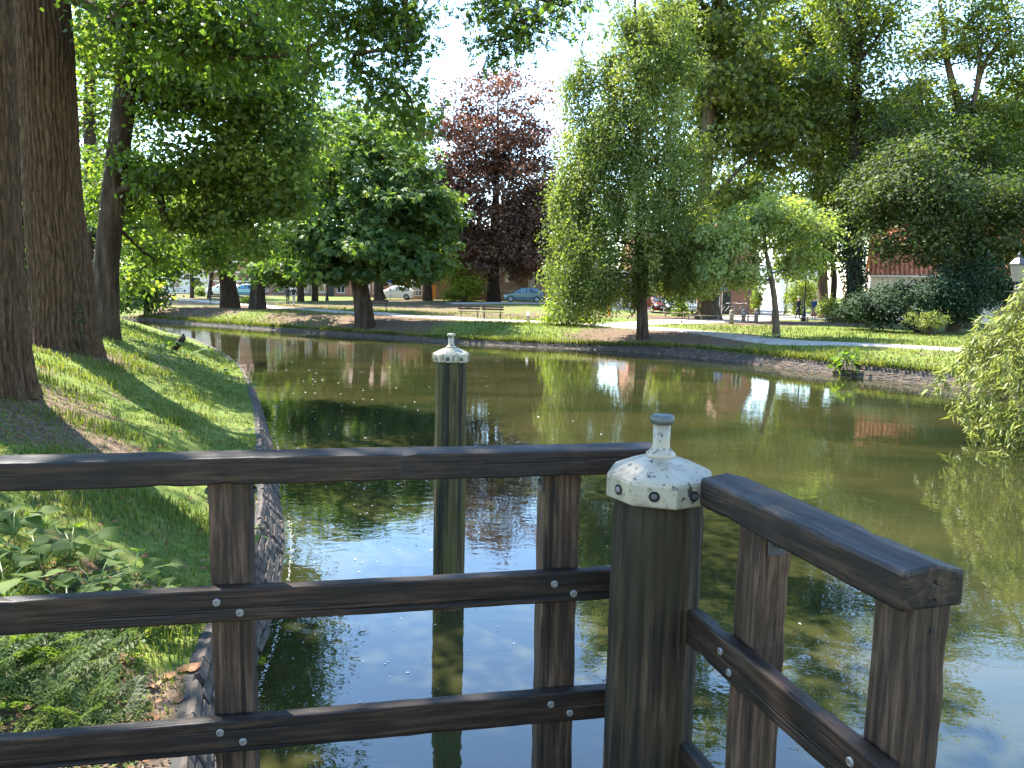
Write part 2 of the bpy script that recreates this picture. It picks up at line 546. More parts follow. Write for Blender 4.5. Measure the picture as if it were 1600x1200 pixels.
def vn(x, y, z=0.0, seed=0):
    """smooth value noise on numpy arrays, 0..1"""
    x, y, z = np.broadcast_arrays(np.asarray(x, float), np.asarray(y, float), np.asarray(z, float))
    xi, yi, zi = np.floor(x).astype(np.int64), np.floor(y).astype(np.int64), np.floor(z).astype(np.int64)
    fx, fy, fz = x - xi, y - yi, z - zi
    fx, fy, fz = [f * f * (3 - 2 * f) for f in (fx, fy, fz)]
    def h(a, b, c):
        q = (a * 374761393 + b * 668265263 + c * 2147483647 + seed * 974711) & 0x7fffffff
        q = ((q ^ (q >> 13)) * 1274126177) & 0x7fffffff
        return ((q ^ (q >> 16)) & 0xffff) / 65535.0
    r = 0
    for dx in (0, 1):
        for dy in (0, 1):
            for dz in (0, 1):
                r = r + h(xi + dx, yi + dy, zi + dz) * (fx if dx else 1 - fx) * (fy if dy else 1 - fy) * (fz if dz else 1 - fz)
    return r

def ss(t):
    t = np.clip(t, 0, 1)
    return t * t * (3 - 2 * t)

# ------------------------------------------------------------------ the canal banks
def dense(pts, step, it=3):
    p = np.array(pts, float)
    for _ in range(it):                                   # corner cutting keeps the curve smooth
        q = np.empty((2 * len(p) - 2, 2))
        q[0::2] = 0.75 * p[:-1] + 0.25 * p[1:]
        q[1::2] = 0.25 * p[:-1] + 0.75 * p[1:]
        p = np.vstack([p[:1], q, p[-1:]])
    d = np.r_[0, np.cumsum(np.hypot(*np.diff(p, axis=0).T))]
    s = np.arange(0, d[-1], step)
    return np.c_[np.interp(s, d, p[:, 0]), np.interp(s, d, p[:, 1])]

NEAR = dense([(9, -30), (5, -12), (2, -3), (0.3, 0.4), (-0.9, 2.6), (-1.45, 4.0), (-1.82, 5.1), (-1.97, 6.2), (-2.2, 7.3), (-2.55, 8.7), (-3.15, 10.5), (-4.5, 14.5),
              (-5.6, 17.4), (-7.5, 22.4), (-9.4, 26.5), (-12.5, 32.3), (-16.6, 38.9), (-22.2, 44.2), (-34, 50), (-60, 57), (-140, 75)], 0.1)
FARP = [(-140, 108), (-60, 78), (-32.8, 63.3), (-27, 58.7), (-17.4, 52), (-12, 48), (-7.7, 45.6), (-2.9, 42.1), (0, 41), (4.6, 39.6), (7.7, 36.9), (9.7, 34.4),
        (12.4, 29.6), (13.9, 27.6), (15.2, 25.9), (15.6, 23), (14.7, 19), (13.7, 16), (13.4, 12), (14.5, 6), (17, -4), (25, -30)]
FAR = dense(FARP, 0.15)

def dist_to(poly, x, y):
    """distance from points to a dense polyline"""
    x = np.atleast_1d(np.asarray(x, float)); y = np.atleast_1d(np.asarray(y, float))
    p = poly[::3]
    out = np.empty(x.shape)
    for i in range(0, x.size, 4000):
        a = slice(i, i + 4000)
        out.flat[a] = np.sqrt(((x.flat[a][:, None] - p[:, 0]) ** 2 + (y.flat[a][:, None] - p[:, 1]) ** 2).min(1))
    return out

def near_z(x, y):
    d = dist_to(NEAR, x, y)
    x = np.atleast_1d(x); y = np.atleast_1d(y)
    return 0.45 + 0.33 * ss((d - 0.28) / 1.5) + 0.94 * ss((d - 0.9) / 3.9) + 0.10 * (vn(x * 0.5, y * 0.5, 3) - 0.5) * ss(d - 0.4) + 0.05 * (vn(x * 2, y * 2, 5) - 0.5) * ss(d - 0.4)

def far_z(x, y):
    d = dist_to(FAR, x, y)
    x = np.atleast_1d(x); y = np.atleast_1d(y)
    k = 0.55 * (1 - ss((x - 3) / 12))
    rise = 0.24 + 0.22 * ss((x - 3) / 6)
    return rise + (0.93 - rise) * ss((d - 0.4) / 4.0) + 0.22 * ss((d - 4) / 12) + k * ss((d - 12) / 22) + 0.10 * (vn(x * 0.3, y * 0.3, 9) - 0.5) * ss((d - 0.5) / 2)

def gz(x, y):
    return float(far_z(x, y)[0])

def nz_(x, y):
    return float(near_z(x, y)[0])

def grid_mesh(name, P, soil):
    """P (a,b,3) grid"""
    a, b = P.shape[:2]
    i = np.arange(a * b).reshape(a, b)
    F = np.stack([i[:-1, :-1], i[:-1, 1:], i[1:, 1:], i[1:, :-1]], -1).reshape(-1, 4)
    me = npmesh(name, P.reshape(-1, 3), F, smooth=True)
    at = me.attributes.new('soil', 'FLOAT', 'POINT')
    at.data.foreach_set('value', soil.ravel().astype(np.float32))
    return me

# near bank: rows along the water's edge, columns running away from it to the left
ny = np.r_[np.arange(-28, 1, 1.5), np.arange(1, 14, 0.12), np.arange(14, 30, 0.3), np.arange(30, 74, 1.2)]
nx_e = np.interp(ny, NEAR[:, 1], NEAR[:, 0])
nd = np.r_[0.27, 0.30, np.arange(0.45, 6, 0.13), np.arange(6, 16, 0.5), np.arange(16, 50, 3), 80, 150, 300]
X = nx_e[:, None] - nd[None, :] * np.where(ny > 26, 1.5, 1.12)[:, None]
Y = np.repeat(ny[:, None], len(nd), 1)
Z = near_z(X, Y).reshape(X.shape)
Z[:, 0] = -0.6
bare = [(-2.0, 3.7, 1.05, 1.0), (-1.6, 3.0, 1.1, 1.0), (-6.0, 9.0, 0.9, 0.75), (-5.0, 9.3, 0.6, 0.5), (-6.9, 10.1, 1.2, 0.8), (-9.2, 15.8, 1.3, 0.6), (-3.0, 5.6, 0.5, 0.5)]
soil = np.zeros(X.shape)
for bx_, by_, br_, bk_ in bare:
    soil = np.maximum(soil, bk_ * np.clip(1.35 - np.hypot(X - bx_, Y - by_) / br_, 0, 1))
soil += 0.30 + 0.22 * (vn(X * 0.45, Y * 0.45, 6) - 0.4)
o = link('near_bank', grid_mesh('near_bank', np.stack([X, Y, Z], -1), soil), M['ground'])
tag(o, 'grassy near bank sloping down to the brick edge of the canal', kind='structure')

# far bank: a fan of columns running away from the water
fi = np.r_[np.arange(0, len(FAR), 4)]
FE = FAR[fi]
ang = np.interp(np.arange(len(FE)), [np.argmin(np.hypot(FE[:, 0] - p[0], FE[:, 1] - p[1])) for p in FARP],
                R(1) * np.array([112, 108, 104, 102, 100, 97, 93, 88, 84, 78, 72, 66, 55, 47, 36, 18, 8, 4, 0, -5, -10, -15]))
fd = np.r_[0.38, 0.42, np.arange(0.6, 6, 0.3), np.arange(6, 24, 0.7), np.arange(24, 60, 2.0), np.arange(60, 140, 10), 200, 400, 900]
X = FE[:, 0][:, None] + np.cos(ang)[:, None] * fd
Y = FE[:, 1][:, None] + np.sin(ang)[:, None] * fd
Z = far_z(X, Y).reshape(X.shape)
Z[:, 0] = -0.6
soil = 0.30 + 0.34 * (vn(X * 0.16, Y * 0.16, 3) - 0.45) + 0.16 * ss((9 - X) / 10) * ss((dist_to(FAR, X.ravel(), Y.ravel()).reshape(X.shape) - 4) / 6)  # browner left half: bare earth, partly standing in for tree shade
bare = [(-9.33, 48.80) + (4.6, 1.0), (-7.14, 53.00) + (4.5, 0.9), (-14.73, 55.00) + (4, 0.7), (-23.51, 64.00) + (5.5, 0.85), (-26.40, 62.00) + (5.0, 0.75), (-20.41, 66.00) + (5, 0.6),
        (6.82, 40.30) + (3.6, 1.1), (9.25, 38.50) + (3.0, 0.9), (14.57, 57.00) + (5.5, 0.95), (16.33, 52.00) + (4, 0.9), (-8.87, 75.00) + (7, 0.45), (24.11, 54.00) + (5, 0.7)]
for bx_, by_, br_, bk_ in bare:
    soil = np.maximum(soil, bk_ * np.clip(1.35 - np.hypot(X - bx_, Y - by_) / (br_ * 1.35), 0, 1))  # bare earth widened, its brown also darkens ground for the trees' shade
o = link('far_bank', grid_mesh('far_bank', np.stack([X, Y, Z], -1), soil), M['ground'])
tag(o, 'far canal bank with park grass and bare earth under the trees', kind='structure')

# water
o = link('canal_water', MB().add([(-400, -60, 0), (60, -60, 0), (60, 130, 0), (-400, 130, 0)], [(0, 1, 2, 3)]).mesh('canal_water'), M['water'])
tag(o, 'murky green canal water reflecting trees and sky', kind='structure')

# gravel path and street paving on the far side
def ribbon(name, pts, w, mat, label, lift=0.03):
    c = dense(pts, 0.6)
    t = np.gradient(c, axis=0)
    t /= np.hypot(t[:, 0], t[:, 1])[:, None]
    nrm = np.c_[-t[:, 1], t[:, 0]]
    ww = np.interp(np.linspace(0, 1, len(c)), np.linspace(0, 1, len(w)), w)
    u = np.linspace(-1, 1, 7)
    P = c[:, None, :] + nrm[:, None, :] * (u[None, :] * ww[:, None] * 0.5 * (1 + 0.10 * (vn(c[:, 0] * 0.8, c[:, 1] * 0.8, 1)[:, None] - 0.5)))[..., None]
    Zp = far_z(P[..., 0].ravel(), P[..., 1].ravel()).reshape(P.shape[:2]) + lift
    Zp[:, 0] -= 0.06
    Zp[:, -1] -= 0.06
    o = link(name, grid_mesh(name, np.concatenate([P, Zp[..., None]], -1), np.zeros(Zp.shape)), mat)
    tag(o, label, kind='structure')
    return o
ribbon('path', [(-52.76, 96.00), (-34.19, 82.00), (-25.25, 72.00), (-16.86, 63.00), (-7.41, 55.00), (-2.66, 51.50), (1.95, 49.00), (6.11, 46.50), (9.24, 43.00), (10.99, 39.00),
                (12.98, 35.50), (15.34, 33.50), (18.38, 31.50), (22.55, 30.00), (32, 24)], [2.2, 2.4, 2.2, 2.2, 2.2, 2.2, 2.6, 2.6, 2.4, 2.0, 1.9, 1.9], M['asphalt'], 'pale gravel footpath winding along the far bank')
ribbon('path', [(5.39, 47.00), (8.06, 49.00), (11.89, 51.50), (16.93, 57.00), (23.41, 66.00)], [1.5, 5.0, 4.0, 3.0, 3.0], M['asphalt'], 'wide sunlit gravel fork leading from the path to the street', 0.045)
ribbon('pavement', [(15.04, 63.00), (20.05, 64.00), (26.71, 66.00)], [7, 8, 7], M['paving'], 'paved street corner beyond the bollards', 0.05)
ribbon('pavement', [(23.27, 68.00), (30.52, 90.00), (46.61, 140.00)], [7, 7, 8], M['paving'], 'paved street running away between the far houses', 0.04)
ribbon('pavement', [(-6.46, 76.00), (-0.16, 78.00), (6.23, 77.00), (12.57, 73.00), (16.79, 68.00)], [4, 5, 5, 5, 5], M['paving'], 'paved road in front of the church where the cars stand', 0.05)

# ------------------------------------------------------------------ brick revetments
def chamfer_brick(l, h, t, c=0.008, j=0.0):
    x, y = l / 2, h / 2
    q = lambda: random.uniform(-j, j)
    vs = [(-x, -y, -t), (x, -y, -t), (x, y, -t), (-x, y, -t), (-x + q(), -y + q(), -c), (x + q(), -y + q(), -c), (x + q(), y + q(), -c), (-x + q(), y + q(), -c),
          (-x + c, -y + c, q()), (x - c, -y + c, q()), (x - c, y - c, q()), (-x + c, y - c, q())]
    fs = [(8, 9, 10, 11)]
    for k in range(4):
        m_ = (k + 1) % 4
        fs += [(k, m_, m_ + 4, k + 4), (k + 4, m_ + 4, m_ + 8, k + 8)]
    return vs, fs

def frame_on(poly, s_idx, side):
    a = poly[max(s_idx - 2, 0)]
    b = poly[min(s_idx + 2, len(poly) - 1)]
    t = Vector((b[0] - a[0], b[1] - a[1], 0)).normalized()
    land = Vector((-t.y, t.x, 0)) * side
    return t, land

RISE, RUN = 0.60, 0.30
SL = math.hypot(RISE, RUN)
COURSES = 7
CH = SL / COURSES
i0 = int(np.argmin(np.abs(NEAR[:, 1] - 2.4)))
# backing slab follows the edge just behind the bricks
rv, rf = [], []
idx = list(range(i0, len(NEAR) - 250, 3))
for i in idx:
    t, land = frame_on(NEAR, i, 1)
    p = Vector((NEAR[i][0], NEAR[i][1], 0))
    rv += [tuple(p + land * 0.03 + Vector((0, 0, -0.5))), tuple(p + land * 0.03 + Vector((0, 0, -0.12))), tuple(p + land * (RUN + 0.03) + Vector((0, 0, RISE - 0.14))), tuple(p + land * (RUN + 0.3) + Vector((0, 0, RISE - 0.15)))]
for k in range(len(idx) - 1):
    for q in range(3):
        a = k * 4 + q
        rf.append((a, a + 4, a + 5, a + 1))
rev = link('brick_revetment', MB().add(rv, rf).mesh('brick_revetment'), M['mortar'])
tag(rev, 'weathered grey brick edge of the near bank curving along the water', kind='structure')
variants = []
for k in range(6):
    vs, fs = chamfer_brick(0.205, CH * 0.90, 0.05, 0.009, 0.004)
    me = MB().add(vs, fs).mesh('brick')
    me.materials.append(M['earth_brick'])
    variants.append(me)
spots = []
bl = 0.218
seg = np.r_[0, np.cumsum(np.hypot(*np.diff(NEAR, axis=0).T))]
for c in range(COURSES):
    s = seg[i0] + (0.5 if c % 2 else 0.0) * bl
    while s < seg[-1] - 118:
        spots.append((s, c))
        s += bl
spots.sort()
rest = MB()
vs0, fs0 = chamfer_brick(0.205, CH * 0.90, 0.05, 0.009, 0.003)
made = 0
for s, c in spots:
    i = int(np.searchsorted(seg, s))
    t, land = frame_on(NEAR, i, 1)
    up = (land * RUN + Vector((0, 0, RISE))).normalized()
    nrm = t.cross(up)
    p = Vector((NEAR[i][0], NEAR[i][1], 0)) + land * 0.0 + Vector((0, 0, -0.12)) + up * (CH * (c + 0.5)) + nrm * random.uniform(-0.008, 0.012)
    rot = Matrix((t, up, nrm)).transposed().to_4x4()
    rot = rot @ Matrix.Rotation(random.uniform(-0.03, 0.03), 4, 'Z') @ Matrix.Rotation(random.uniform(-0.04, 0.04), 4, 'X')
    if p.y > 3.3 and made < 300 and c >= 1:
        b = link('brick', random.choice(variants), None, rev)
        b.matrix_local = Matrix.Translation(p) @ rot
        made += 1
    else:
        rest.add([tuple(p + (rot @ Vector(v))) for v in vs0], fs0)
o = rest.build('bricks_beyond', M['earth_brick'], rev)
o['kind'] = 'stuff'

# far brick edge: bricks too small to tell apart singly
fseg = np.r_[0, np.cumsum(np.hypot(*np.diff(FAR, axis=0).T))]
fa, fb = int(np.argmin(np.abs(FAR[:, 0] + 33))), int(np.argmin(np.hypot(FAR[:, 0] - 14.7, FAR[:, 1] - 19)))
def frise(x):
    return 0.24 + 0.22 * float(ss((x - 3) / 6))
rv, rf = [], []
idx = list(range(fa, fb, 3))
for i in idx:
    t, land = frame_on(FAR, i, 1)
    p = Vector((FAR[i][0], FAR[i][1], 0))
    rv += [tuple(p + Vector((0, 0, -0.5))), tuple(p + land * 0.02 + Vector((0, 0, -0.05))), tuple(p + land * 0.40 + Vector((0, 0, frise(p.x)))), tuple(p + land * 0.75 + Vector((0, 0, frise(p.x) - 0.01)))]
for k in range(len(idx) - 1):
    for q in range(3):
        a = k * 4 + q
        rf.append((a, a + 4, a + 5, a + 1))
frev = link('far_revetment', MB().add(rv, rf).mesh('far_revetment'), M['mortar'])
tag(frev, 'low brick edge of the far bank along the waterline', kind='structure')
fbk = MB()
vs0, fs0 = chamfer_brick(0.185, 0.056, 0.03, 0.006)
for c in range(10):
    s = fseg[fa] + (0.10 if c % 2 else 0)
    while s < fseg[fb]:
        i = int(np.searchsorted(fseg, s))
        t, land = frame_on(FAR, i, 1)
        hh_ = frise(FAR[i][0]) + 0.05
        up = (land * 0.40 + Vector((0, 0, hh_))).normalized()
        nrm = t.cross(up)
        p = Vector((FAR[i][0], FAR[i][1], -0.06)) + up * (0.066 * (c + 0.5)) + nrm * random.uniform(-0.012, 0.022)
        rot = Matrix((t, up, nrm)).transposed()
        if 0.066 * (c + 1) < math.hypot(0.4, hh_) + 0.02:
            fbk.add([tuple(p + (rot @ Vector(v))) for v in vs0], fs0)
        s += 0.20
o = fbk.build('bricks', M['sun_brick'], frev)
o['kind'] = 'stuff'

# ------------------------------------------------------------------ foreground railings
def bolt(parent, x, y, z, r=0.0125, mat='steel', axis=-1):
    b = MB()
    b.lathe([(r, 0.0), (r, 0.004), (r * 0.8, 0.0065), (r * 0.42, 0.0065), (r * 0.34, 0.003)], 14)
    me = b.mesh('bolt')
    o = link('bolt', me, M[mat], parent)
    o.location = (x, y, z)
    o.rotation_euler = (R(90), 0, 0)
    return o

def rail_profile(w, z0, z1, peak):
    return [(0, z0), (w, z0), (w, z1 - 0.006), (w * 0.55, z1 + peak), (0, z1)]

def timber(poly, a0, a1, axis, seed, amp=0.0016, step=0.045):
    """a sawn length that is not quite true: many stations, each a little off, with small nicks"""
    r2 = np.random.default_rng(seed)
    n = len(poly)
    m = max(3, int((a1 - a0) / step))
    A = np.linspace(a0, a1, m)
    vs, fs = [], []
    bow = r2.uniform(-1, 1, 4)
    for k, a in enumerate(A):
        u = (a - a0) / (a1 - a0)
        ox = amp * 1.6 * (bow[0] * math.sin(u * 5 + bow[1] * 3) + 0.5 * math.sin(u * 23 + bow[2] * 9))
        oz = amp * 1.2 * (bow[1] * math.sin(u * 4 + bow[3] * 3) + 0.5 * math.sin(u * 19 + bow[0] * 9))
        for q in poly:
            nick = (0.0045 * r2.random() if r2.random() < 0.05 else 0.0)
            cx_, cz_ = np.mean([t[0] for t in poly]), np.mean([t[1] for t in poly])
            x_ = q[0] + ox + r2.normal(0, amp * 0.35) - nick * np.sign(q[0] - cx_)
            z_ = q[1] + oz + r2.normal(0, amp * 0.35) - nick * np.sign(q[1] - cz_)
            vs.append((a, x_, z_) if axis == 'x' else (x_, z_, a))
    for k in range(m - 1):
        for j in range(n):
            j2 = (j + 1) % n
            fs.append((k * n + j, k * n + j2, (k + 1) * n + j2, (k + 1) * n + j))
    fs += [tuple(range(n))[::-1], tuple(range((m - 1) * n, m * n))]
    return MB().add(vs, fs)

def bracket(parent, x, side, y, z):
    b = MB()
    b.box(x, x + side * 0.006, y - 0.028, y + 0.028, z - 0.075, z)
    b.box(x, x + side * 0.045, y - 0.028, y + 0.028, z - 0.006, z - 0.0005)
    o = b.build('bracket', M['dark_steel'], parent, bevel=0.001, seg=1)
    s = MB().lathe([(0.011, 0), (0.011, 0.009), (0.006, 0.012)], 6).build('bolt', M['dark_steel'], o)
    s.location = (x + side * 0.006, y, z - 0.042)
    s.rotation_euler = (0, R(90) * side, 0)
    return o

DECK = 1.14
rl = empty('railing', (-1.51, 2.187, 0), math.atan2(0.363, 1.843))
tag(rl, 'long dark timber railing with three rails crossing the left of the view', 'railing', 'weathered timber railings of the landing')
timber(rail_profile(0.145, 2.383, 2.469, 0.007), -2.2, 2.06, 'x', 1).build('top_rail', M['rail_wood'], rl, bevel=0.006)
timber([(0, 1.939), (0.046, 1.939), (0.046, 2.047), (0, 2.047)], -2.2, 2.04, 'x', 2).build('rail', M['rail_wood'], rl, bevel=0.006)
timber([(0, 1.50), (0.046, 1.50), (0.046, 1.61), (0, 1.61)], -2.2, 2.03, 'x', 3).build('rail', M['rail_wood'], rl, bevel=0.006)
for px_ in (0.645, 1.735, -1.0):
    timber([(px_ - 0.062, 0.050), (px_ + 0.062, 0.050), (px_ + 0.062, 0.168), (px_ - 0.062, 0.168)], DECK, 2.3815, 'z', int(px_ * 10) + 20).build('post', M['post_wood'], rl, bevel=0.006)
    for zz in (1.99, 1.555):
        bolt(rl, px_ - 0.035, -0.0005, zz + 0.018)
        bolt(rl, px_ + 0.034, -0.0005, zz - 0.020)
    bracket(rl, px_ - 0.062, -1, 0.10, 2.382)
    bracket(rl, px_ + 0.062, 1, 0.10, 2.382)

rr = empty('railing', (0.572, 2.142, 0), math.atan2(-0.960, 0.279))
tag(rr, 'short timber railing on the right with a chunky cut rail end', 'railing', 'weathered timber railings of the landing')
timber(rail_profile(0.155, 2.383, 2.465, 0.010), -0.06, 0.725, 'x', 4).build('top_rail', M['rail_wood'], rr, bevel=0.008)
timber([(0, 1.939), (0.046, 1.939), (0.046, 2.047), (0, 2.047)], -0.10, 0.98, 'x', 5).build('rail', M['rail_wood'], rr, bevel=0.006)
timber([(0, 1.50), (0.046, 1.50), (0.046, 1.61), (0, 1.61)], -0.10, 0.98, 'x', 6).build('rail', M['rail_wood'], rr, bevel=0.006)
for x0 in (0.075, 0.597):
    timber([(x0, 0.050), (x0 + 0.105, 0.050), (x0 + 0.105, 0.150), (x0, 0.150)], DECK, 2.3815, 'z', int(x0 * 10) + 30).build('post', M['post_wood'], rr, bevel=0.006)
    for zz in (1.99, 1.555):
        bolt(rr, x0 + 0.028, -0.0005, zz + 0.018, 0.011)
        bolt(rr, x0 + 0.076, -0.0005, zz - 0.020, 0.011)
bracket(rr, 0.18, 1, 0.10, 2.382)
h = MB().lathe([(0.0065, 0), (0.0065, 0.0012)], 12).build('bolt_hole_disc', M['hole'], rr)  # flat near-black disc, the hole's shade put into its colour
h.location = (0.7022, 0.105, 2.325)
h.rotation_euler = (0, R(90), 0)

MB().box(-2.2, 2.0, 0.03, 0.20, DECK - 0.17, DECK - 0.001).build('sill_beam', M['post_wood'], rl, bevel=0.006)
MB().box(-0.02, 0.95, 0.03, 0.18, DECK - 0.17, DECK - 0.001).build('sill_beam', M['post_wood'], rr, bevel=0.006)

# the landing's deck under the camera, out of the picture
dk = empty('landing_deck', (-0.4, 0.6, 1.2))
tag(dk, 'plank deck of the landing that carries the railings', kind='structure')
for k in range(19):
    y0 = -1.4 + k * 0.2
    x1 = 0.572 + 0.279 / 0.960 * (2.142 - y0 - 0.1) + 0.12
    y_rail = 2.187 + 0.170
    if y0 + 0.19 < y_rail:
        MB((-0.4, 0.6, 1.2)).box(-3.6, min(x1, 1.6), y0, y0 + 0.19, DECK - 0.05, DECK).build('plank', M['post_wood'], dk, bevel=0.004)
MB((-0.4, 0.6, 1.2)).box(-3.4, -3.2, -1.4, 2.3, 0.7, DECK - 0.052).build('beam', M['post_wood'], dk)
MB((-0.4, 0.6, 1.2)).box(0.2, 0.4, -1.4, 2.3, 0.2, DECK - 0.052).build('beam', M['post_wood'], dk)

# ------------------------------------------------------------------ mooring piles with painted caps
def pile(name, label, x, y, zc, rad, zbot, wood, cap, knobmat, seed, twist, lean=(0, 0)):
    root = empty(name, (x, y, 0))
    tag(root, label, 'mooring pile', 'mooring piles with painted metal caps')
    n, mrow = 112, 46
    th = np.linspace(0, 2 * np.pi, n, endpoint=False)
    zz = np.linspace(zbot, zc + 0.02, mrow)
    T, Zg = np.meshgrid(th, zz)
    octo = 1.0 / np.cos((np.mod(T + twist, np.pi / 4)) - np.pi / 8)
    r = rad * (0.90 * octo ** 0.75) * (1 + 0.035 * ((zc - Zg) / 2.3) * (Zg < zc))
    w = T + 0.05 * np.sin(Zg * 2.1 + seed) + 0.03 * np.sin(Zg * 5.3)
    crack = np.zeros_like(r)
    rs = np.random.default_rng(seed)
    for k in range(26):
        a, dpt, wd = rs.uniform(0, 2 * np.pi), rs.uniform(0.006, 0.026), rs.uniform(0.018, 0.045)
        zc0, zl = rs.uniform(zbot, zc), rs.uniform(0.4, 1.6)
        da = np.abs(np.angle(np.exp(1j * (w - a))))
        crack += dpt * np.clip(1 - da / wd, 0, 1) * ss(1.4 - np.abs(Zg - zc0) / zl)
    r = r - crack + 0.004 * (vn(np.cos(w) * 9, np.sin(w) * 9, Zg * 0.8 + seed) - 0.5) * 2
    r *= np.where(Zg > zc - 0.004, 0.93, 1.0)
    k = (zc - Zg)
    P = np.stack([r * np.cos(T) + lean[0] * k, r * np.sin(T) + lean[1] * k, Zg], -1)
    i = np.arange(n * mrow).reshape(mrow, n)
    i2 = np.roll(i, -1, 1)
    F = np.stack([i[:-1], i2[:-1], i2[1:], i[1:]], -1).reshape(-1, 4)
    o = link('shaft', npmesh('shaft', P.reshape(-1, 3), F, smooth=True), M[wood], root)
    ph = math.pi / 8 - twist
    R8 = rad * 1.045 / math.cos(math.pi / 8)
    b = MB()
    zk = zc + 0.018
    b.lathe([(R8 * 0.97, zk), (R8, zk + 0.004), (R8 * 1.0, zk + 0.064), (R8 * 0.985, zk + 0.074), (R8 * 0.93, zk + 0.083), (R8 * 0.55, zk + 0.112), (R8 * 0.27, zk + 0.128)], 8, phase=ph)
    c = b.build('cap', M[cap], root, bevel=0.006)
    MB().lathe([(0.047, zk + 0.122), (0.046, zk + 0.136), (0.035, zk + 0.145), (0.029, zk + 0.153), (0.0265, zk + 0.165), (0.0265, zk + 0.228)], 24).build('neck', M[cap], c, smooth=True)
    MB().lathe([(0.027, zk + 0.227), (0.036, zk + 0.231), (0.038, zk + 0.238), (0.038, zk + 0.248), (0.034, zk + 0.256), (0.02, zk + 0.258)], 24).build('knob', M[knobmat], c, smooth=True)
    for k in range(8):
        a = ph + math.pi / 8 + k * math.pi / 4
        rr_ = R8 * math.cos(math.pi / 8)
        q = MB().lathe([(0.0165, 0), (0.0165, 0.003), (0.013, 0.004), (0.012, 0.001)], 14).build('bolt', M['hole'], c)
        q.location = (rr_ * math.cos(a), rr_ * math.sin(a), zc + 0.054)
        q.rotation_euler = (0, R(90), a)
        q2 = MB().lathe([(0.0095, 0), (0.0095, 0.005), (0.006, 0.0065)], 10).build('bolt', M['steel'] if k % 3 == 1 else M['knob_dark'], c)
        q2.location = (rr_ * math.cos(a), rr_ * math.sin(a), zc + 0.054)
        q2.rotation_euler = (0, R(90), a)
    return root
pile('mooring_pile', 'dark cracked timber pile with a white cap between the two railings', 0.468, 2.35, 2.351, 0.150, -0.6, 'pile_wood', 'cap_paint', 'knob_dark', 3, 0.28)
pile('mooring_pile', 'mossy timber pile standing alone in the water behind the railing', -0.562, 7.0, 2.318, 0.152, -0.6, 'moss_pile', 'cap_old', 'cap_old', 8, 0.12)

# ------------------------------------------------------------------ trees
TPL = {}
TPL['leaf'] = (np.array([(0, 0, 0), (0.30, 0.45, 0.07), (0, 1, -0.05), (-0.30, 0.45, 0.07)]), np.array([(0, 1, 2, 3)]))
TPL['narrow'] = (np.array([(0, 0, 0), (0.085, 0.42, 0.02), (0, 1, -0.12), (-0.085, 0.42, 0.02)]), np.array([(0, 1, 2, 3)]))
def _star():
    v, f = [], []
    for k, a in enumerate((-1.5, -0.75, 0.0, 0.75, 1.5)):
        L = (0.62, 0.85, 1.0, 0.85, 0.62)[k]
        q = [(0, 0, 0), (0.20 * L, 0.58 * L, 0.02), (0, L, -0.22 * L), (-0.20 * L, 0.58 * L, 0.02)]
        c, s = math.cos(a), math.sin(a)
        v += [(x * c + y * s, -x * s + y * c, z) for x, y, z in q]
        f.append([4 * k + j for j in range(4)])
    return np.array(v), np.array(f)
TPL['star'] = _star()
def _lobed():      # a lobed oak leaf as four quads either side of the midrib
    half = [(0.0, 0.0), (0.10, 0.12), (0.20, 0.22), (0.12, 0.34), (0.29, 0.47), (0.17, 0.60), (0.27, 0.76), (0.12, 0.90), (0.0, 1.0)]
    v, f = [], []
    for sgn in (1, -1):
        for k in range(0, 8, 2):
            b = len(v)
            a, m_, c = half[k], half[k + 1], half[k + 2]
            v += [(0, a[1], 0), (0, c[1], -0.03 * c[1]), (sgn * c[0], c[1], 0.03), (sgn * m_[0] * 1.15, m_[1], 0.05)]
            f.append([b, b + 1, b + 2, b + 3])
    return np.array(v), np.array(f)
TPL['oak'] = _lobed()

def scatter(pos, nrm, tip, size, tpl, rnd):
    """leaf geometry: pos (n,3), nrm and tip directions (n,3), size (n,), rnd (n,)"""
    tv, tf = TPL[tpl]
    n = len(pos)
    tip = tip - nrm * (tip * nrm).sum(1)[:, None]
    tip /= np.linalg.norm(tip, axis=1)[:, None] + 1e-9
    side = np.cross(tip, nrm)
    V = pos[:, None, :] + size[:, None, None] * (tv[None, :, 0:1] * side[:, None, :] + tv[None, :, 1:2] * tip[:, None, :] + tv[None, :, 2:3] * nrm[:, None, :])
    F = (tf[None] + (np.arange(n) * len(tv))[:, None, None]).reshape(-1, tf.shape[1])
    return V.reshape(-1, 3), F, np.repeat(rnd, len(tf))

def unit(v):
    return v / (np.linalg.norm(v, axis=1)[:, None] + 1e-9)

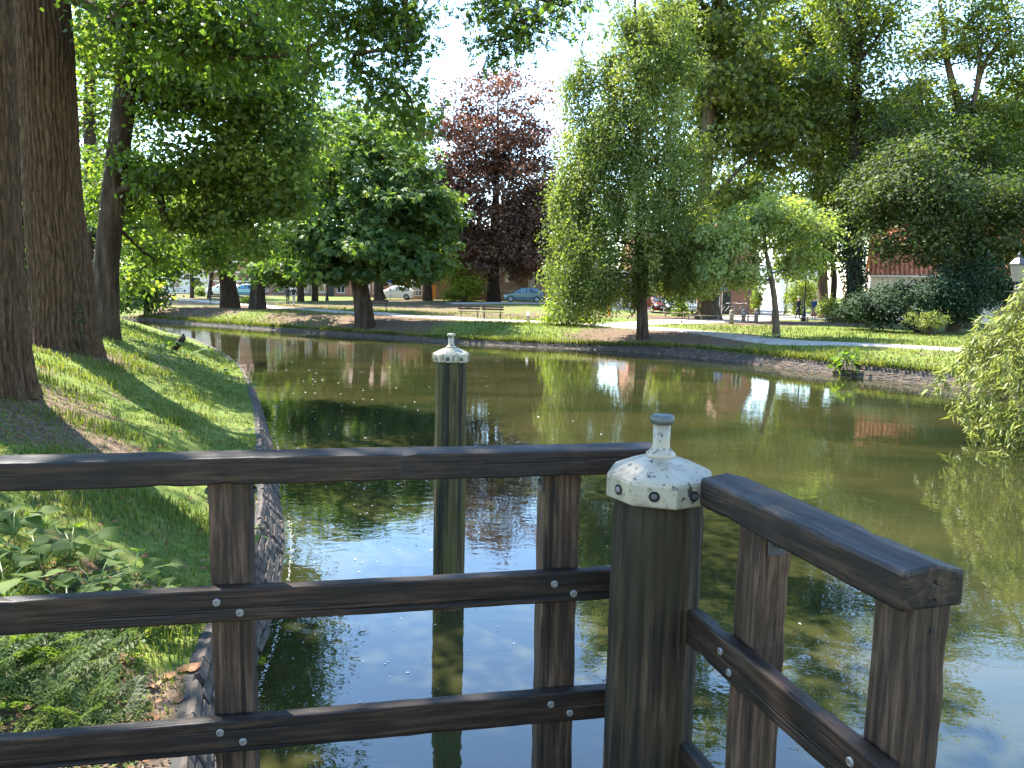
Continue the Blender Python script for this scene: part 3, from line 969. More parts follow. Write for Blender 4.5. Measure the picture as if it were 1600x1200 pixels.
def foliage(cl, crown_c, per, spread, size, tpl, rs, droop=0.3, up=0.55, tone=0.0, weep=0.0):
    """leaves gathered in clumps round the points cl"""
    n = len(cl)
    cnt = np.maximum(4, (per * rs.uniform(0.55, 1.45, n))).astype(int)
    k = np.repeat(np.arange(n), cnt)
    m = len(k)
    sc = rs.uniform(0.5, 1.45, n)[k]
    off = rs.normal(0, 1, (m, 3))
    L = np.linalg.norm(off, axis=1)
    off *= (np.minimum(L, 1.9) / (L + 1e-9))[:, None]
    off *= np.array(spread)[None] * sc[:, None]
    if weep:
        off[:, 2] -= np.abs(rs.normal(0, weep, m))
    pos = cl[k] + off
    out = unit(pos - crown_c[None])
    clo = unit(off / np.array(spread)[None] + 1e-6)
    nrm = unit(np.array([0, 0, 1.0])[None] * up + out * 0.25 + clo * 0.35 + rs.normal(0, 0.48, (m, 3)))
    tip = unit(rs.normal(0, 1, (m, 3)) * np.array([1, 1, 0.5]) + clo * 0.8 + np.array([0, 0, -droop])[None])
    tone_c = np.clip(rs.normal(0.45 + tone, 0.21, n), 0, 1)[k]
    rnd = np.clip(tone_c + rs.normal(0, 0.16, m), 0, 1)
    return scatter(pos, nrm, tip, size * rs.uniform(0.6, 1.25, m), tpl, rnd)

def lobe_points(c, r, n, rs, shell=2.4):
    d = unit(rs.normal(0, 1, (n, 3)))
    q = rs.uniform(0.02, 1, n) ** (1 / shell)
    lump = 0.58 + 0.72 * vn(d[:, 0] * 2.6 + c[0], d[:, 1] * 2.6 + c[1], d[:, 2] * 2.6 + c[2]) + 0.18 * rs.random(n) ** 3
    return np.array(c) + d * q[:, None] * lump[:, None] * np.array(r)

def trunk_mesh(pts, rad, n, seed, ridge=0.0, flare=0.0, root_lobes=5, step=0.12, fl=(0.06, 0.16)):
    """furrowed trunk swept along pts"""
    p = np.array(pts, float)
    s = np.r_[0, np.cumsum(np.linalg.norm(np.diff(p, axis=0), axis=1))]
    m = max(4, int(s[-1] / step))
    t = np.linspace(0, s[-1], m)
    C = np.stack([np.interp(t, s, p[:, k]) for k in range(3)], 1)
    if m > 12:
        ker = np.ones(7) / 7
        for k in range(2):
            pad = np.r_[np.full(3, C[0, k]), C[:, k], np.full(3, C[-1, k])]
            C[:, k] = np.convolve(pad, ker, 'valid')
    r = np.interp(t, s, rad)
    th = np.linspace(0, 2 * np.pi, n, endpoint=False)
    T, H = np.meshgrid(th, t)
    Rr = np.repeat(r[:, None], n, 1)
    if flare:
        f = np.exp(-H / (flare * 1.1))
        Rr = Rr * (1 + f * (fl[0] + fl[1] * np.cos(root_lobes * T + seed + 0.6 * np.sin(2 * T)) ** 2))
    Rr = Rr * (1 + 0.05 * (vn(np.cos(T) * 1.6 + 9, np.sin(T) * 1.6, H * 0.5, seed) - 0.5) * 2)
    if ridge:
        wv = 0.5 * (vn(np.cos(T) * 3, np.sin(T) * 3, H * 1.3, seed + 5) - 0.5) + 0.25 * (vn(np.cos(T) * 8, np.sin(T) * 8, H * 3.1, seed + 6) - 0.5)
        rad_m = float(np.mean(r))
        nf = rad_m * 2 * np.pi / 0.075
        ph = (T + wv * 0.30) * nf
        fur = np.abs(np.mod(ph / (2 * np.pi) * 1.0 + 0.8 * vn(np.cos(T) * nf / 5, np.sin(T) * nf / 5, H * 2.2, seed + 7), 1.0) - 0.5) * 2
        plate = 0.55 + 0.9 * vn(np.cos(T) * nf / 3, np.sin(T) * nf / 3, H * 5.0, seed + 8)
        Rr = Rr - ridge * (1 - np.clip(fur * 1.7, 0, 1)) * plate + ridge * 0.5 * (vn(np.cos(T) * 20, np.sin(T) * 20, H * 9, seed + 9) - 0.5)
    P = np.stack([C[:, 0][:, None] + Rr * np.cos(T), C[:, 1][:, None] + Rr * np.sin(T), np.repeat(C[:, 2][:, None], n, 1)], -1)
    i = np.arange(n * m).reshape(m, n)
    i2 = np.roll(i, -1, 1)
    F = np.stack([i[:-1], i2[:-1], i2[1:], i[1:]], -1).reshape(-1, 4)
    return P.reshape(-1, 3), F

def skeleton(trunk, cl, rs, r_tip=0.012, grow=0.45, rmax=0.3, start=0.25):
    """branches joining clump points to the trunk; returns tubes"""
    p = np.array(trunk, float)
    s = np.r_[0, np.cumsum(np.linalg.norm(np.diff(p, axis=0), axis=1))]
    t = np.linspace(s[-1] * start, s[-1], 14)
    nodes = [np.array([np.interp(q, s, p[:, k]) for k in range(3)]) for q in t]
    par = [-1] * len(nodes)
    ends = [0] * len(nodes)
    order = np.argsort(np.min(np.linalg.norm(cl[:, None, :] - np.array(nodes)[None], axis=2), axis=1))
    N = np.array(nodes)
    for ci in order:
        c = cl[ci]
        d = np.linalg.norm(N - c, axis=1)
        cost = d + 0.8 * np.maximum(0, N[:, 2] - c[2] + 0.15 * d) + 0.02 * np.arange(len(N)) / len(N)
        j = int(np.argmin(cost))
        L = d[j]
        k = max(1, int(L / 0.8))
        a = N[j]
        prev = j
        new = []
        for q in range(1, k + 1):
            u = q / k
            pt = a + (c - a) * u
            if q < k:
                pt = pt + rs.normal(0, 0.055 * L, 3) * np.array([1, 1, 0.7]) + np.array([0, 0, 0.10 * L * math.sin(math.pi * u)])
            new.append(pt)
            par.append(prev)
            ends.append(1 if q == k else 0)
            prev = len(par) - 1
        N = np.vstack([N] + [x[None] for x in new])
    cnt = np.array(ends, float)
    for q in range(len(par) - 1, -1, -1):
        if par[q] >= 0:
            cnt[par[q]] += cnt[q]
    rad = np.minimum(rmax, r_tip * np.maximum(cnt, 0.6) ** grow)
    V, F = [], []
    n = 5
    for q in range(len(par)):
        if par[q] < 0:
            continue
        a, b = N[par[q]], N[q]
        d = b - a
        L = np.linalg.norm(d)
        if L < 1e-3:
            continue
        d = d / L
        u = np.cross(d, [0.31, 0.2, 0.93]); u /= np.linalg.norm(u) + 1e-9
        w = np.cross(d, u)
        ra = min(rad[par[q]], rad[q] * 1.6)
        k0 = len(V) * n
        for pt, rr_ in ((a - d * ra * 0.3, ra), (b, rad[q])):
            V.append([pt + (u * math.cos(z) + w * math.sin(z)) * rr_ for z in np.arange(n) * 2 * math.pi / n])
        for z in range(n):
            z2 = (z + 1) % n
            F.append((k0 + z, k0 + z2, k0 + n + z2, k0 + n + z))
    return np.array(V).reshape(-1, 3), np.array(F)

def tree(name, label, base, trunk, lobes, leaf, bark='bark', seed=1, n=14, ridge=0.0, flare=0.6, group=None, cat='tree', r_tip=0.012, rmax=0.25, start=0.3, extra_limbs=(), step=0.3, grow=0.45):
    """base (x,y,z); trunk [(x,y,z,r)...] ; lobes [(centre, radii, clumps)...] ; leaf dicts(one per crown layer)"""
    rs = np.random.default_rng(seed)
    root = empty(name, base)
    tag(root, label, cat, group)
    b0 = np.array(base)
    tp = [q[:3] for q in trunk]
    V, F = trunk_mesh(tp, [q[3] for q in trunk], n, seed, ridge, flare, step=step)
    parts = [(V, F)]
    for limb in extra_limbs:
        parts.append(trunk_mesh([q[:3] for q in limb], [q[3] for q in limb], 8, seed + 3, 0, 0, step=0.25))
    cls = []
    for c, r, k in lobes:
        cls.append(lobe_points(c, r, k, rs))
    cl = np.vstack(cls)
    V2, F2 = skeleton(tp, cl, rs, r_tip, grow, rmax, start)
    parts.append((V2, F2))
    VV, FF, k = [], [], 0
    for v, f in parts:
        VV.append(v)
        FF.append(f + k)
        k += len(v)
    link('trunk', npmesh('trunk', np.vstack(VV) - b0, np.vstack(FF), smooth=True), M[bark], root)
    cc = cl.mean(0)
    v, f, rn = foliage(cl, cc, leaf['per'], leaf['spread'], leaf['size'], leaf.get('tpl', 'leaf'), rs, leaf.get('droop', 0.3), leaf.get('up', 0.55), leaf.get('tone', 0.0), leaf.get('weep', 0.0))
    o = link('crown', npmesh('crown', v - b0, f, rn), M[leaf['mat']], root)
    o['kind'] = 'stuff'
    return root

def bush(name, label, base, lobes, leaf, seed, stems=5, group=None, cat='shrub', bark='bark'):
    rs = np.random.default_rng(seed)
    root = empty(name, base)
    tag(root, label, cat, group)
    b0 = np.array(base)
    cl = np.vstack([lobe_points(c, r, k, rs, 2.0) for c, r, k in lobes])
    cl = cl[cl[:, 2] > base[2] + 0.05]
    sm = MB(base)
    for c in cl[rs.permutation(len(cl))[:stems * 4]]:
        a = np.array(base) + np.array([rs.uniform(-0.3, 0.3), rs.uniform(-0.2, 0.2), -0.05])
        mid = a * 0.45 + c * 0.55 + np.array([0, 0, 0.15 * abs(c[2] - a[2])])
        sm.tube([tuple(a), tuple(mid), tuple(c)], [0.03, 0.018, 0.006], 5, False)
    sm.build('stem', M[bark], root)
    v, f, rn = foliage(cl, cl.mean(0), leaf['per'], leaf['spread'], leaf['size'], leaf.get('tpl', 'leaf'), rs, leaf.get('droop', 0.3), leaf.get('up', 0.55), leaf.get('tone', 0.0), leaf.get('weep', 0.0))
    o = link('foliage', npmesh('foliage', v - b0, f, rn), M[leaf['mat']], root)
    o['kind'] = 'stuff'
    return root

GN = 'big trees on the near bank'
GF = 'park trees on the far bank'
# --- near bank oaks
zA = nz_(-6.95, 10.1)
tree('oak_tree', 'massive furrowed oak trunk cut off by the left picture edge', (-6.95, 10.1, zA),
     [(-7.05, 10.1, zA - 0.15, 0.60), (-7.05, 10.1, 3.5, 0.58), (-7.0, 10.1, 6.0, 0.55), (-6.8, 10.0, 9.5, 0.42), (-6.4, 9.8, 14, 0.22)],
     [((-6.8, 9.8, 11.5), (4.6, 4.6, 3.0), 22), ((-3.6, 7.6, 9.8), (2.8, 3.2, 1.3), 60), ((-2.6, 4.4, 10.0), (2.6, 2.4, 1.3), 50),
      ], dict(mat='lf_oak', size=0.24, per=75, spread=(0.62, 0.62, 0.32), tone=-0.05), 'bark_oak', 11, 190, 0.055, 0.3, GN, step=0.075, r_tip=0.02, start=0.45)
# the oak's low sprays over the water are part of the second oak's spread
zB = nz_(-9.2, 15.8)
tree('oak_tree', 'broad oak with a straight ridged trunk, second from the left edge, boughs over the water', (-9.2, 15.8, zB),
     [(-9.25, 15.8, zB - 0.2, 0.62), (-9.25, 15.8, zB + 1.5, 0.57), (-9.33, 15.8, 4.5, 0.53), (-9.35, 15.8, 8.5, 0.50), (-9.2, 15.6, 12, 0.38), (-9.0, 15.4, 16, 0.18)],
     [((-8.5, 15.5, 13.5), (5.0, 5.0, 3.4), 58), ((-13.0, 15.8, 12.5), (4.2, 4.6, 2.8), 8), ((-6.42, 15.50, 8.15), (1.9, 1.6, 0.75), 40), ((-4.91, 15.00, 7.55), (1.3, 1.2, 0.65), 26), ((-4.4, 14.2, 11.0), (2.6, 2.6, 1.2), 40)],
     dict(mat='lf_oak', size=0.155, per=120, spread=(0.55, 0.55, 0.30), tone=0.0), 'bark_oak', 12, 200, 0.055, 0.5, GN, step=0.075, r_tip=0.018, start=0.5)
zC = nz_(*(-10.67, 20.00)[:2])
cx, cy = (-10.67, 20.00)
tree('maple_tree', 'slender leaning trunk behind the broad oak with a low sweeping crown', (cx, cy, zC),
     [(cx, cy, zC - 0.15, 0.36)] + [(-10.53, 20.00, 3.32) + (0.30,), (-10.25, 20.00, 5.26) + (0.28,), (-9.94, 20.00, 7.16) + (0.27,), (-9.64, 20.00, 9.01) + (0.24,), (-9.42, 20.00, 11.12) + (0.2,), (-9.16, 20.00, 13.74) + (0.1,)],
     [((-9.20, 20.00, 8.56), (2.0, 2.0, 1.6), 60), ((-7.70, 20.00, 7.67), (1.9, 1.8, 1.5), 64), ((-6.25, 20.00, 8.01), (1.1, 1.4, 1.4), 34), ((-8.45, 20.50, 5.85), (2.2, 1.8, 0.9), 52), ((-6.45, 20.00, 5.81), (1.0, 1.2, 0.9), 26),
      ((-10.55, 21.00, 5.38), (0.9, 1.0, 0.9), 18), ((-8.65, 20.50, 4.53), (0.7, 0.7, 0.35), 9), ((-7.13, 20.00, 4.76), (0.6, 0.6, 0.4), 9), ((-5.89, 20.00, 5.03), (0.5, 0.6, 0.5), 9), ((-9.99, 21.50, 3.81), (0.8, 0.7, 0.4), 9), ((-10.98, 22.00, 3.00), (0.5, 0.5, 0.35), 6), ((-5.33, 19.50, 6.38), (0.5, 0.6, 0.7), 10), ((-6.49, 20.00, 3.97), (0.25, 0.3, 0.3), 4), ((-8.00, 20.50, 3.72), (0.3, 0.3, 0.25), 4), ((-5.91, 20.00, 9.39), (1.0, 1.3, 0.8), 18), ((-10.54, 21.00, 9.78), (1.2, 1.2, 1.2), 22), ((-8.83, 20.00, 12.16), (3.0, 3.0, 2.2), 26)],
     dict(mat='lf_maple', size=0.17, per=110, spread=(0.42, 0.42, 0.24), tone=0.02), 'bark', 13, 64, 0.010, 0.45, GN, step=0.08, r_tip=0.012, start=0.25)
dx_, dy_ = (-15.91, 29.00)
zD = nz_(dx_, dy_)
tree('maple_tree', 'thin dark trunk half hidden between the oak and the leaning tree', (dx_, dy_, zD),
     [(dx_, dy_, zD - 0.1, 0.26)] + [(-15.82, 29.00, 4.39) + (0.22,), (-15.65, 29.00, 8.55) + (0.2,), (-15.38, 29.00, 13.44) + (0.14,)],
     [((-14.37, 29.00, 5.59), (1.9, 1.6, 1.4), 34), ((-15.38, 29.00, 9.46), (2.6, 2.2, 2.6), 60), ((-13.43, 30.00, 4.50), (1.8, 1.5, 0.9), 24), ((-12.06, 31.00, 5.84), (1.6, 1.5, 1.0), 24)],
     dict(mat='lf_maple', size=0.17, per=80, spread=(0.45, 0.45, 0.26), tone=0.0), 'bark', 14, 20, 0, 0.4, GN)
# overhanging oak spray seen dark against the sky: carried by a limb that comes in from above the frame
sp = [q for q in bpy.data.objects if q.get('label', '').startswith('massive furrowed oak')][0]
rs = np.random.default_rng(21)
cl = []
for c, r, k in [((-2.50, 10.80, 6.55), (0.55, 0.5, 0.40), 15), ((-1.61, 10.60, 6.54), (0.65, 0.5, 0.42), 20), ((-2.12, 10.60, 5.84), (0.28, 0.3, 0.22), 7), ((-1.33, 10.40, 6.12), (0.40, 0.4, 0.22), 10),
                ((-1.62, 10.40, 5.48), (0.36, 0.35, 0.26), 12), ((-1.40, 10.30, 5.10), (0.22, 0.25, 0.16), 5), ((-0.42, 10.20, 6.46), (0.45, 0.4, 0.30), 12), ((-0.33, 10.10, 6.01), (0.2, 0.2, 0.16), 5),
                ((0.15, 10.00, 6.22), (0.22, 0.25, 0.20), 6), ((0.53, 10.00, 6.57), (0.40, 0.4, 0.18), 9), ((-2.98, 11.00, 6.85), (0.5, 0.5, 0.3), 10), ((-2.90, 11.00, 6.02), (0.2, 0.2, 0.3), 5), ((-0.93, 10.40, 7.14), (1.6, 0.8, 0.3), 20)]:
    cl.append(lobe_points(c, r, k, rs, 2.0))
cl = np.vstack(cl)
limb = [(-6.75, 10.1, 8.6), (-4.67, 10.60, 8.16), (-3.33, 10.80, 8.13), (-2.15, 10.80, 8.00), (-0.94, 10.40, 7.68), (0.36, 10.00, 7.16)]
V2, F2 = skeleton(limb, cl, rs, 0.007, 0.42, 0.05, 0.3)
V1, F1 = trunk_mesh(limb, [0.16, 0.13, 0.11, 0.09, 0.06, 0.03], 8, 4, 0, 0, step=0.2)
b0 = np.array(sp.location)
bough = link('bough', npmesh('bough', np.vstack([V1, V2]) - b0, np.vstack([F1, F2 + len(V1)]), smooth=True), M['bark_oak'], sp)
v, f, rn = foliage(cl, cl.mean(0), 42, (0.19, 0.19, 0.15), 0.125, 'oak', rs, 0.5, 0.35, -0.1)
o = link('leaves', npmesh('leaves', v - b0, f, rn), M['lf_oak'], bough)
o['kind'] = 'stuff'

# --- far bank trees
def fbase(px_xy):
    x, y = px_xy
    return (x, y, gz(x, y))
CHEST = dict(mat='lf_chest', tpl='star', size=0.34, per=34, spread=(0.62, 0.62, 0.24), droop=0.7, up=0.8)
x, y, z = fbase((-9.33, 48.80))
tree('chestnut_tree', 'horse chestnut with a leaning dark trunk standing at the water beside the mossy pile', (x, y, z),
     [(x, y, z - 0.15, 0.62), (-9.57, 48.80, 2.11) + (0.55,), (-9.89, 48.80, 3.90) + (0.52,), (-9.60, 48.80, 6.48) + (0.40,), (-8.56, 48.60, 9.21) + (0.22,), (-7.94, 48.40, 11.30) + (0.08,)],
     [((-7.51, 48.20, 8.03), (3.00, 3.2, 3.68), 120), ((-8.07, 48.00, 5.09), (3.80, 3.4, 1.52), 60), ((-12.38, 49.50, 6.08), (3.20, 3.2, 2.32), 80), ((-6.09, 48.00, 4.35), (2.08, 2.4, 1.04), 34), ((-4.63, 49.00, 7.78), (0.96, 1.8, 2.40), 26), ((-10.66, 49.00, 3.89), (3.20, 2.6, 0.80), 34), ((-9.92, 49.50, 11.65), (2.80, 2.6, 2.00), 44), ((-15.60, 52.00, 4.07), (2.00, 2.4, 0.88), 26),
      ((-13.69, 50.00, 9.69), (2.40, 2.6, 2.40), 50)], dict(CHEST, per=40), 'bark', 31, 22, 0.02, 0.9, GF, rmax=0.2)
x, y, z = fbase((-24.42, 66.50))
tree('plane_tree', 'stout dark trunk on the far bank with sunlit yellow green leaves on its left', (x, y, z),
     [(x, y, z - 0.15, 0.80), (-24.55, 66.50, 2.64) + (0.68,), (-24.87, 66.50, 5.35) + (0.6,), (-24.60, 66.50, 11.77) + (0.4,), (-23.47, 66.50, 18.57) + (0.2,), (-22.84, 66.50, 23.17) + (0.08,)],
     [((-25.07, 65.00, 6.86), (2.31, 2.4, 3.02), 40), ((-27.42, 66.00, 4.74), (2.20, 2.4, 1.43), 24), ((-23.47, 66.00, 10.67), (3.41, 3.6, 3.85), 60), ((-23.04, 66.00, 17.94), (3.85, 4, 4.95), 60)],
     dict(mat='lf_lime', tpl='star', size=0.40, per=30, spread=(0.8, 0.8, 0.4), up=0.7), 'bark', 32, 20, 0.02, 1.0, GF)
x, y, z = fbase((-21.27, 64.00))
tree('chestnut_tree', 'upright trunk right beside the stout one on the far bank', (x, y, z),
     [(x, y, z - 0.15, 0.66), (-21.25, 64.00, 2.44) + (0.56,), (-20.98, 64.00, 5.32) + (0.5,), (-20.15, 64.00, 10.49) + (0.35,), (-19.01, 64.00, 16.56) + (0.15,), (-18.45, 64.00, 19.55) + (0.06,)],
     [((-19.40, 63.00, 5.82), (2.93, 3.0, 2.24), 50), ((-18.27, 63.00, 11.91), (3.84, 4.0, 4.80), 90), ((-15.93, 64.00, 15.63), (3.20, 3.6, 3.20), 50)],
     dict(CHEST, size=0.40, spread=(0.8, 0.8, 0.34)), 'bark', 33, 20, 0.02, 0.9, GF)
x, y, z = fbase((-13.97, 80.00))
tree('chestnut_tree', 'tall chestnut behind the leaning one, its pale top showing above it', (x, y, z),
     [(x, y, z - 0.15, 0.52), (-13.97, 80.00, 3.54) + (0.45,), (-14.43, 80.00, 10.66) + (0.35,), (-15.06, 80.00, 18.88) + (0.15,), (-15.05, 80.00, 23.23) + (0.05,)],
     [((-16.04, 80.00, 16.35), (6.33, 5, 6.33), 130), ((-10.83, 80.00, 10.74), (4.33, 4, 4.67), 60), ((-12.46, 82.00, 18.70), (4.00, 4, 4.00), 50)],
     dict(CHEST, mat='lf_pale', size=0.46, spread=(1.0, 1.0, 0.45), per=30), 'bark', 34, 14, 0, 0.7, GF)
for k, (px1, sd_, lb) in enumerate([(300, 41, 'slim straight tree in front of the white house'), (327, 42, 'slim leaning tree to the right of the white house')]):
    x, y = [(-36.67, 88.00), (-34.77, 88.00)][k]
    z = gz(x, y)
    top = [(-36.31, 88.00, 11.01), (-33.86, 88.00, 11.06)][k]
    tree('lime_tree', lb, (x, y, z), [(x, y, z - 0.1, 0.24), (x + [0.05, 0.5][k], y, z + 3.2, 0.2), top + (0.12,), (top[0], top[1], top[2] + 5, 0.04)],
         [((top[0], top[1], top[2] + 1.0), (4.4, 3.6, 5.2), 60)], dict(mat='lf_lime' if k else 'lf_chest', size=0.40, per=60, spread=(0.9, 0.9, 0.5)), 'bark', sd_, 10, 0, 0.3, GF)
x, y, z = fbase((-29.57, 62.00))
tree('hazel_tree', 'bushy blue green tree drooping to the ground at the canal bend', (x, y, z),
     [(x, y, z - 0.1, 0.2), (-29.50, 62.00, 3.03) + (0.16,), (-29.48, 62.00, 7.57) + (0.10,), (-29.33, 62.00, 11.53) + (0.04,)],
     [((-29.50, 62.00, 3.03), (2.17, 2.2, 2.27), 60), ((-29.97, 62.00, 8.06), (3.10, 3, 3.88), 80), ((-30.48, 60.00, 1.76), (1.34, 1.6, 1.14), 24), ((-27.59, 64.00, 6.22), (2.07, 2.4, 2.33), 40)],
     dict(mat='lf_chest', size=0.30, per=75, spread=(0.62, 0.62, 0.4), tone=0.1), 'bark', 43, 10, 0, 0.3, GF)
x, y, z = fbase((-44.61, 85.00))
tree('lime_tree', 'tall dense tree closing the view behind the leaning near trunk', (x, y, z),
     [(x, y, z - 0.1, 0.4), (-43.99, 85.00, 7.13) + (0.35,), (-43.13, 85.00, 19.32) + (0.2,), (-42.35, 85.00, 29.81) + (0.05,)],
     [((-43.41, 85.00, 12.61), (5.67, 5, 7.79), 80), ((-41.54, 85.00, 24.63), (7.79, 6, 7.79), 100), ((-51.56, 85.00, 15.81), (4.96, 5, 10.62), 60)],
     dict(mat='lf_maple', size=0.5, per=45, spread=(1.1, 1.1, 0.6)), 'bark', 44, 10, 0, 0.5, GF)
for k, (pp, lb) in enumerate([((-22.07, 80.00), 'first of two thin dark trunks behind the walking couple'), ((-20.86, 81.00), 'second of two thin dark trunks behind the walking couple')]):
    x, y = pp
    z = gz(x, y)
    tree('lime_tree', lb, (x, y, z), [(x, y, z - 0.1, 0.36), (x, y, z + 3, 0.3), (x + 0.2, y, z + 9, 0.2), (x + 0.2, y, z + 15, 0.05)],
         [((x, y, z + 4.6), (4.2, 3.0, 1.6), 40), ((x, y, z + 7.0), (3.6, 3.0, 3.0), 44), ((x, y, z + 12), (3.8, 3.4, 4.2), 50)], dict(mat='lf_chest', size=0.42, per=50, spread=(0.9, 0.9, 0.5), tone=-0.1), 'bark', 45 + k, 10, 0, 0.4, GF)
x, y, z = fbase((-9.15, 82.00))
tree('lime_tree', 'dark trunk beside the orange door of the brick annex', (x, y, z), [(x, y, z - 0.1, 0.5), (x, y, z + 3, 0.42), (x, y, z + 8, 0.3), (x, y, z + 12, 0.08)],
     [((x, y, z + 4.2), (4.0, 3.0, 1.4), 36), ((x, y, z + 6), (3.4, 3.0, 2.6), 44), ((x, y, z + 9.5), (3.6, 3.2, 3.0), 44)], dict(mat='lf_chest', size=0.40, per=50, spread=(0.9, 0.9, 0.4), tone=-0.05), 'bark', 47, 12, 0, 0.5, GF)

x, y, z = fbase((-2.18, 83.00))
tree('copper_beech', 'tall dark purple copper beech in front of the church', (x, y, z),
     [(x, y, z - 0.2, 0.75), (-2.22, 83.00, 3.82) + (0.62,), (-2.22, 83.00, 7.87) + (0.55,), (-2.11, 83.00, 13.21) + (0.35,), (-2.03, 83.00, 19.75) + (0.15,), (-2.11, 83.00, 23.94) + (0.05,)],
     [((-2.43, 83.00, 19.42), (7.75, 6.0, 6.36), 172), ((-2.59, 83.00, 13.20), (9.68, 7.5, 6.22), 244), ((-5.02, 82.00, 7.42), (4.98, 4.8, 3.18), 101), ((1.04, 82.00, 7.55), (4.57, 4.8, 2.90), 101), ((-7.84, 83.00, 11.10), (2.35, 3, 4.84), 51), ((2.31, 83.00, 11.97), (2.63, 3, 4.84), 57)],
     dict(mat='lf_beech', size=0.37, per=95, spread=(0.85, 0.85, 0.45), up=0.4), 'bark', 51, 20, 0, 1.0, GF, rmax=0.26)
x, y, z = fbase((6.82, 40.30))
tree('hornbeam_tree', 'tall weeping hornbeam with a straight trunk near the water', (x, y, z),
     [(x, y, z - 0.1, 0.33), (6.70, 40.30, 2.23) + (0.27,), (6.46, 40.30, 4.87) + (0.24,), (6.26, 40.30, 8.74) + (0.18,), (6.03, 40.30, 12.84) + (0.12,), (5.72, 40.30, 17.44) + (0.06,), (5.64, 40.30, 19.24) + (0.03,)],
     [((6.11, 40.30, 14.08), (2.67, 2.5, 3.07), 119), ((5.78, 40.30, 10.32), (3.27, 3.1, 3.07), 162), ((5.68, 40.20, 6.47), (3.73, 3.5, 2.67), 175), ((3.75, 39.60, 3.49), (1.73, 1.8, 1.40), 48), ((8.07, 40.60, 4.25), (1.83, 2.0, 1.27), 48),
      ((2.66, 40.00, 4.78), (1.33, 1.8, 2.00), 44), ((9.02, 40.50, 4.93), (1.33, 1.8, 1.67), 34), ((3.17, 40.00, 9.59), (1.50, 2, 2.67), 44), ((2.73, 40.00, 7.99), (1.13, 1.6, 2.33), 34), ((8.53, 40.50, 8.18), (1.33, 1.8, 3.00), 40), ((5.81, 41.00, 3.55), (2.00, 1.5, 0.73), 30), ((5.85, 40.50, 17.21), (2.50, 2.5, 2.33), 50), ((7.82, 41.00, 14.94), (1.50, 2, 3.00), 40), ((3.92, 40.00, 11.17), (1.33, 1.8, 2.00), 30), ((2.91, 40.30, 13.40), (0.93, 1.2, 1.67), 22)],
     dict(mat='lf_horn', size=0.155, per=150, spread=(0.30, 0.30, 0.34), weep=0.45, droop=0.8, up=0.3), 'bark', 52, 18, 0.01, 0.5, GF, r_tip=0.008)
x, y, z = fbase((14.48, 57.00))
tree('plane_tree', 'giant tree with a wide flared trunk and bare upright stem beside the hornbeam', (x, y, z),
     [(x, y, z - 0.2, 1.0), (14.31, 57.00, 2.49) + (0.70,), (13.95, 57.00, 5.74) + (0.62,), (13.63, 57.00, 10.32) + (0.52,), (13.67, 57.00, 14.81) + (0.42,), (13.85, 57.00, 20.09) + (0.36,), (14.12, 57.00, 25.25) + (0.24,), (14.16, 57.00, 30.29) + (0.1,)],
     [((11.73, 59.00, 20.19), (2.85, 3.0, 4.28), 60), ((17.32, 60.00, 18.28), (4.28, 3.0, 4.28), 72), ((15.35, 57.00, 20.99), (3.80, 4.5, 3.80), 83), ((12.54, 57.00, 22.66), (2.85, 3.6, 3.33), 61), ((18.01, 57.00, 14.45), (3.56, 4.2, 2.85), 83), ((15.14, 58.50, 15.60), (2.85, 2.6, 2.85), 43), ((16.46, 57.00, 9.47), (3.33, 3.2, 1.43), 47),
      ((13.98, 57.00, 29.45), (5.22, 5, 3.33), 108), ((12.70, 54.50, 12.15), (1.90, 1.4, 1.43), 14), ((13.75, 54.50, 17.26), (2.14, 1.4, 1.66), 17), ((12.74, 54.50, 6.93), (1.71, 1.4, 1.71), 17), ((12.33, 56.00, 3.84), (1.90, 2, 1.14), 32)],
     dict(mat='lf_plane', tpl='star', size=0.330, per=42, spread=(0.75, 0.75, 0.4), up=0.5, tone=0.05), 'bark_pale', 53, 22, 0.015, 1.1, GF, rmax=0.2,
     extra_limbs=[[(13.88, 57.00, 8.96) + (0.22,), (15.30, 56.50, 11.19) + (0.18,), (17.51, 56.00, 13.59) + (0.12,), (19.22, 56.00, 15.16) + (0.06,)]])
x, y, z = fbase((13.26, 38.70))
tree('cherry_tree', 'small slim tree with pale leaves standing on the grass before the street', (x, y, z),
     [(x, y, z - 0.1, 0.20), (13.18, 38.70, 2.09) + (0.16,), (12.89, 38.70, 3.67) + (0.14,), (12.41, 38.70, 5.24) + (0.09,), (12.14, 38.70, 7.10) + (0.04,)],
     [((10.29, 38.50, 5.18), (1.54, 1.6, 1.48), 53), ((9.58, 38.60, 4.23), (1.09, 1.4, 1.16), 24), ((14.20, 39.00, 6.23), (1.54, 1.6, 1.22), 26), ((12.48, 38.70, 6.64), (2.31, 2.0, 1.44), 72), ((14.31, 39.00, 4.66), (1.09, 1.4, 0.96), 29), ((11.31, 38.50, 3.95), (1.16, 1.2, 0.58), 19)],
     dict(mat='lf_pale', size=0.190, per=100, spread=(0.36, 0.36, 0.2), droop=0.6, tone=0.15), 'bark_pale', 54, 12, 0, 0.35, GF, r_tip=0.009,
     extra_limbs=[[(12.93, 38.70, 3.51) + (0.07,), (12.15, 38.60, 3.81) + (0.05,), (11.44, 38.50, 4.42) + (0.03,)]])
x, y, z = fbase((25.74, 64.00))
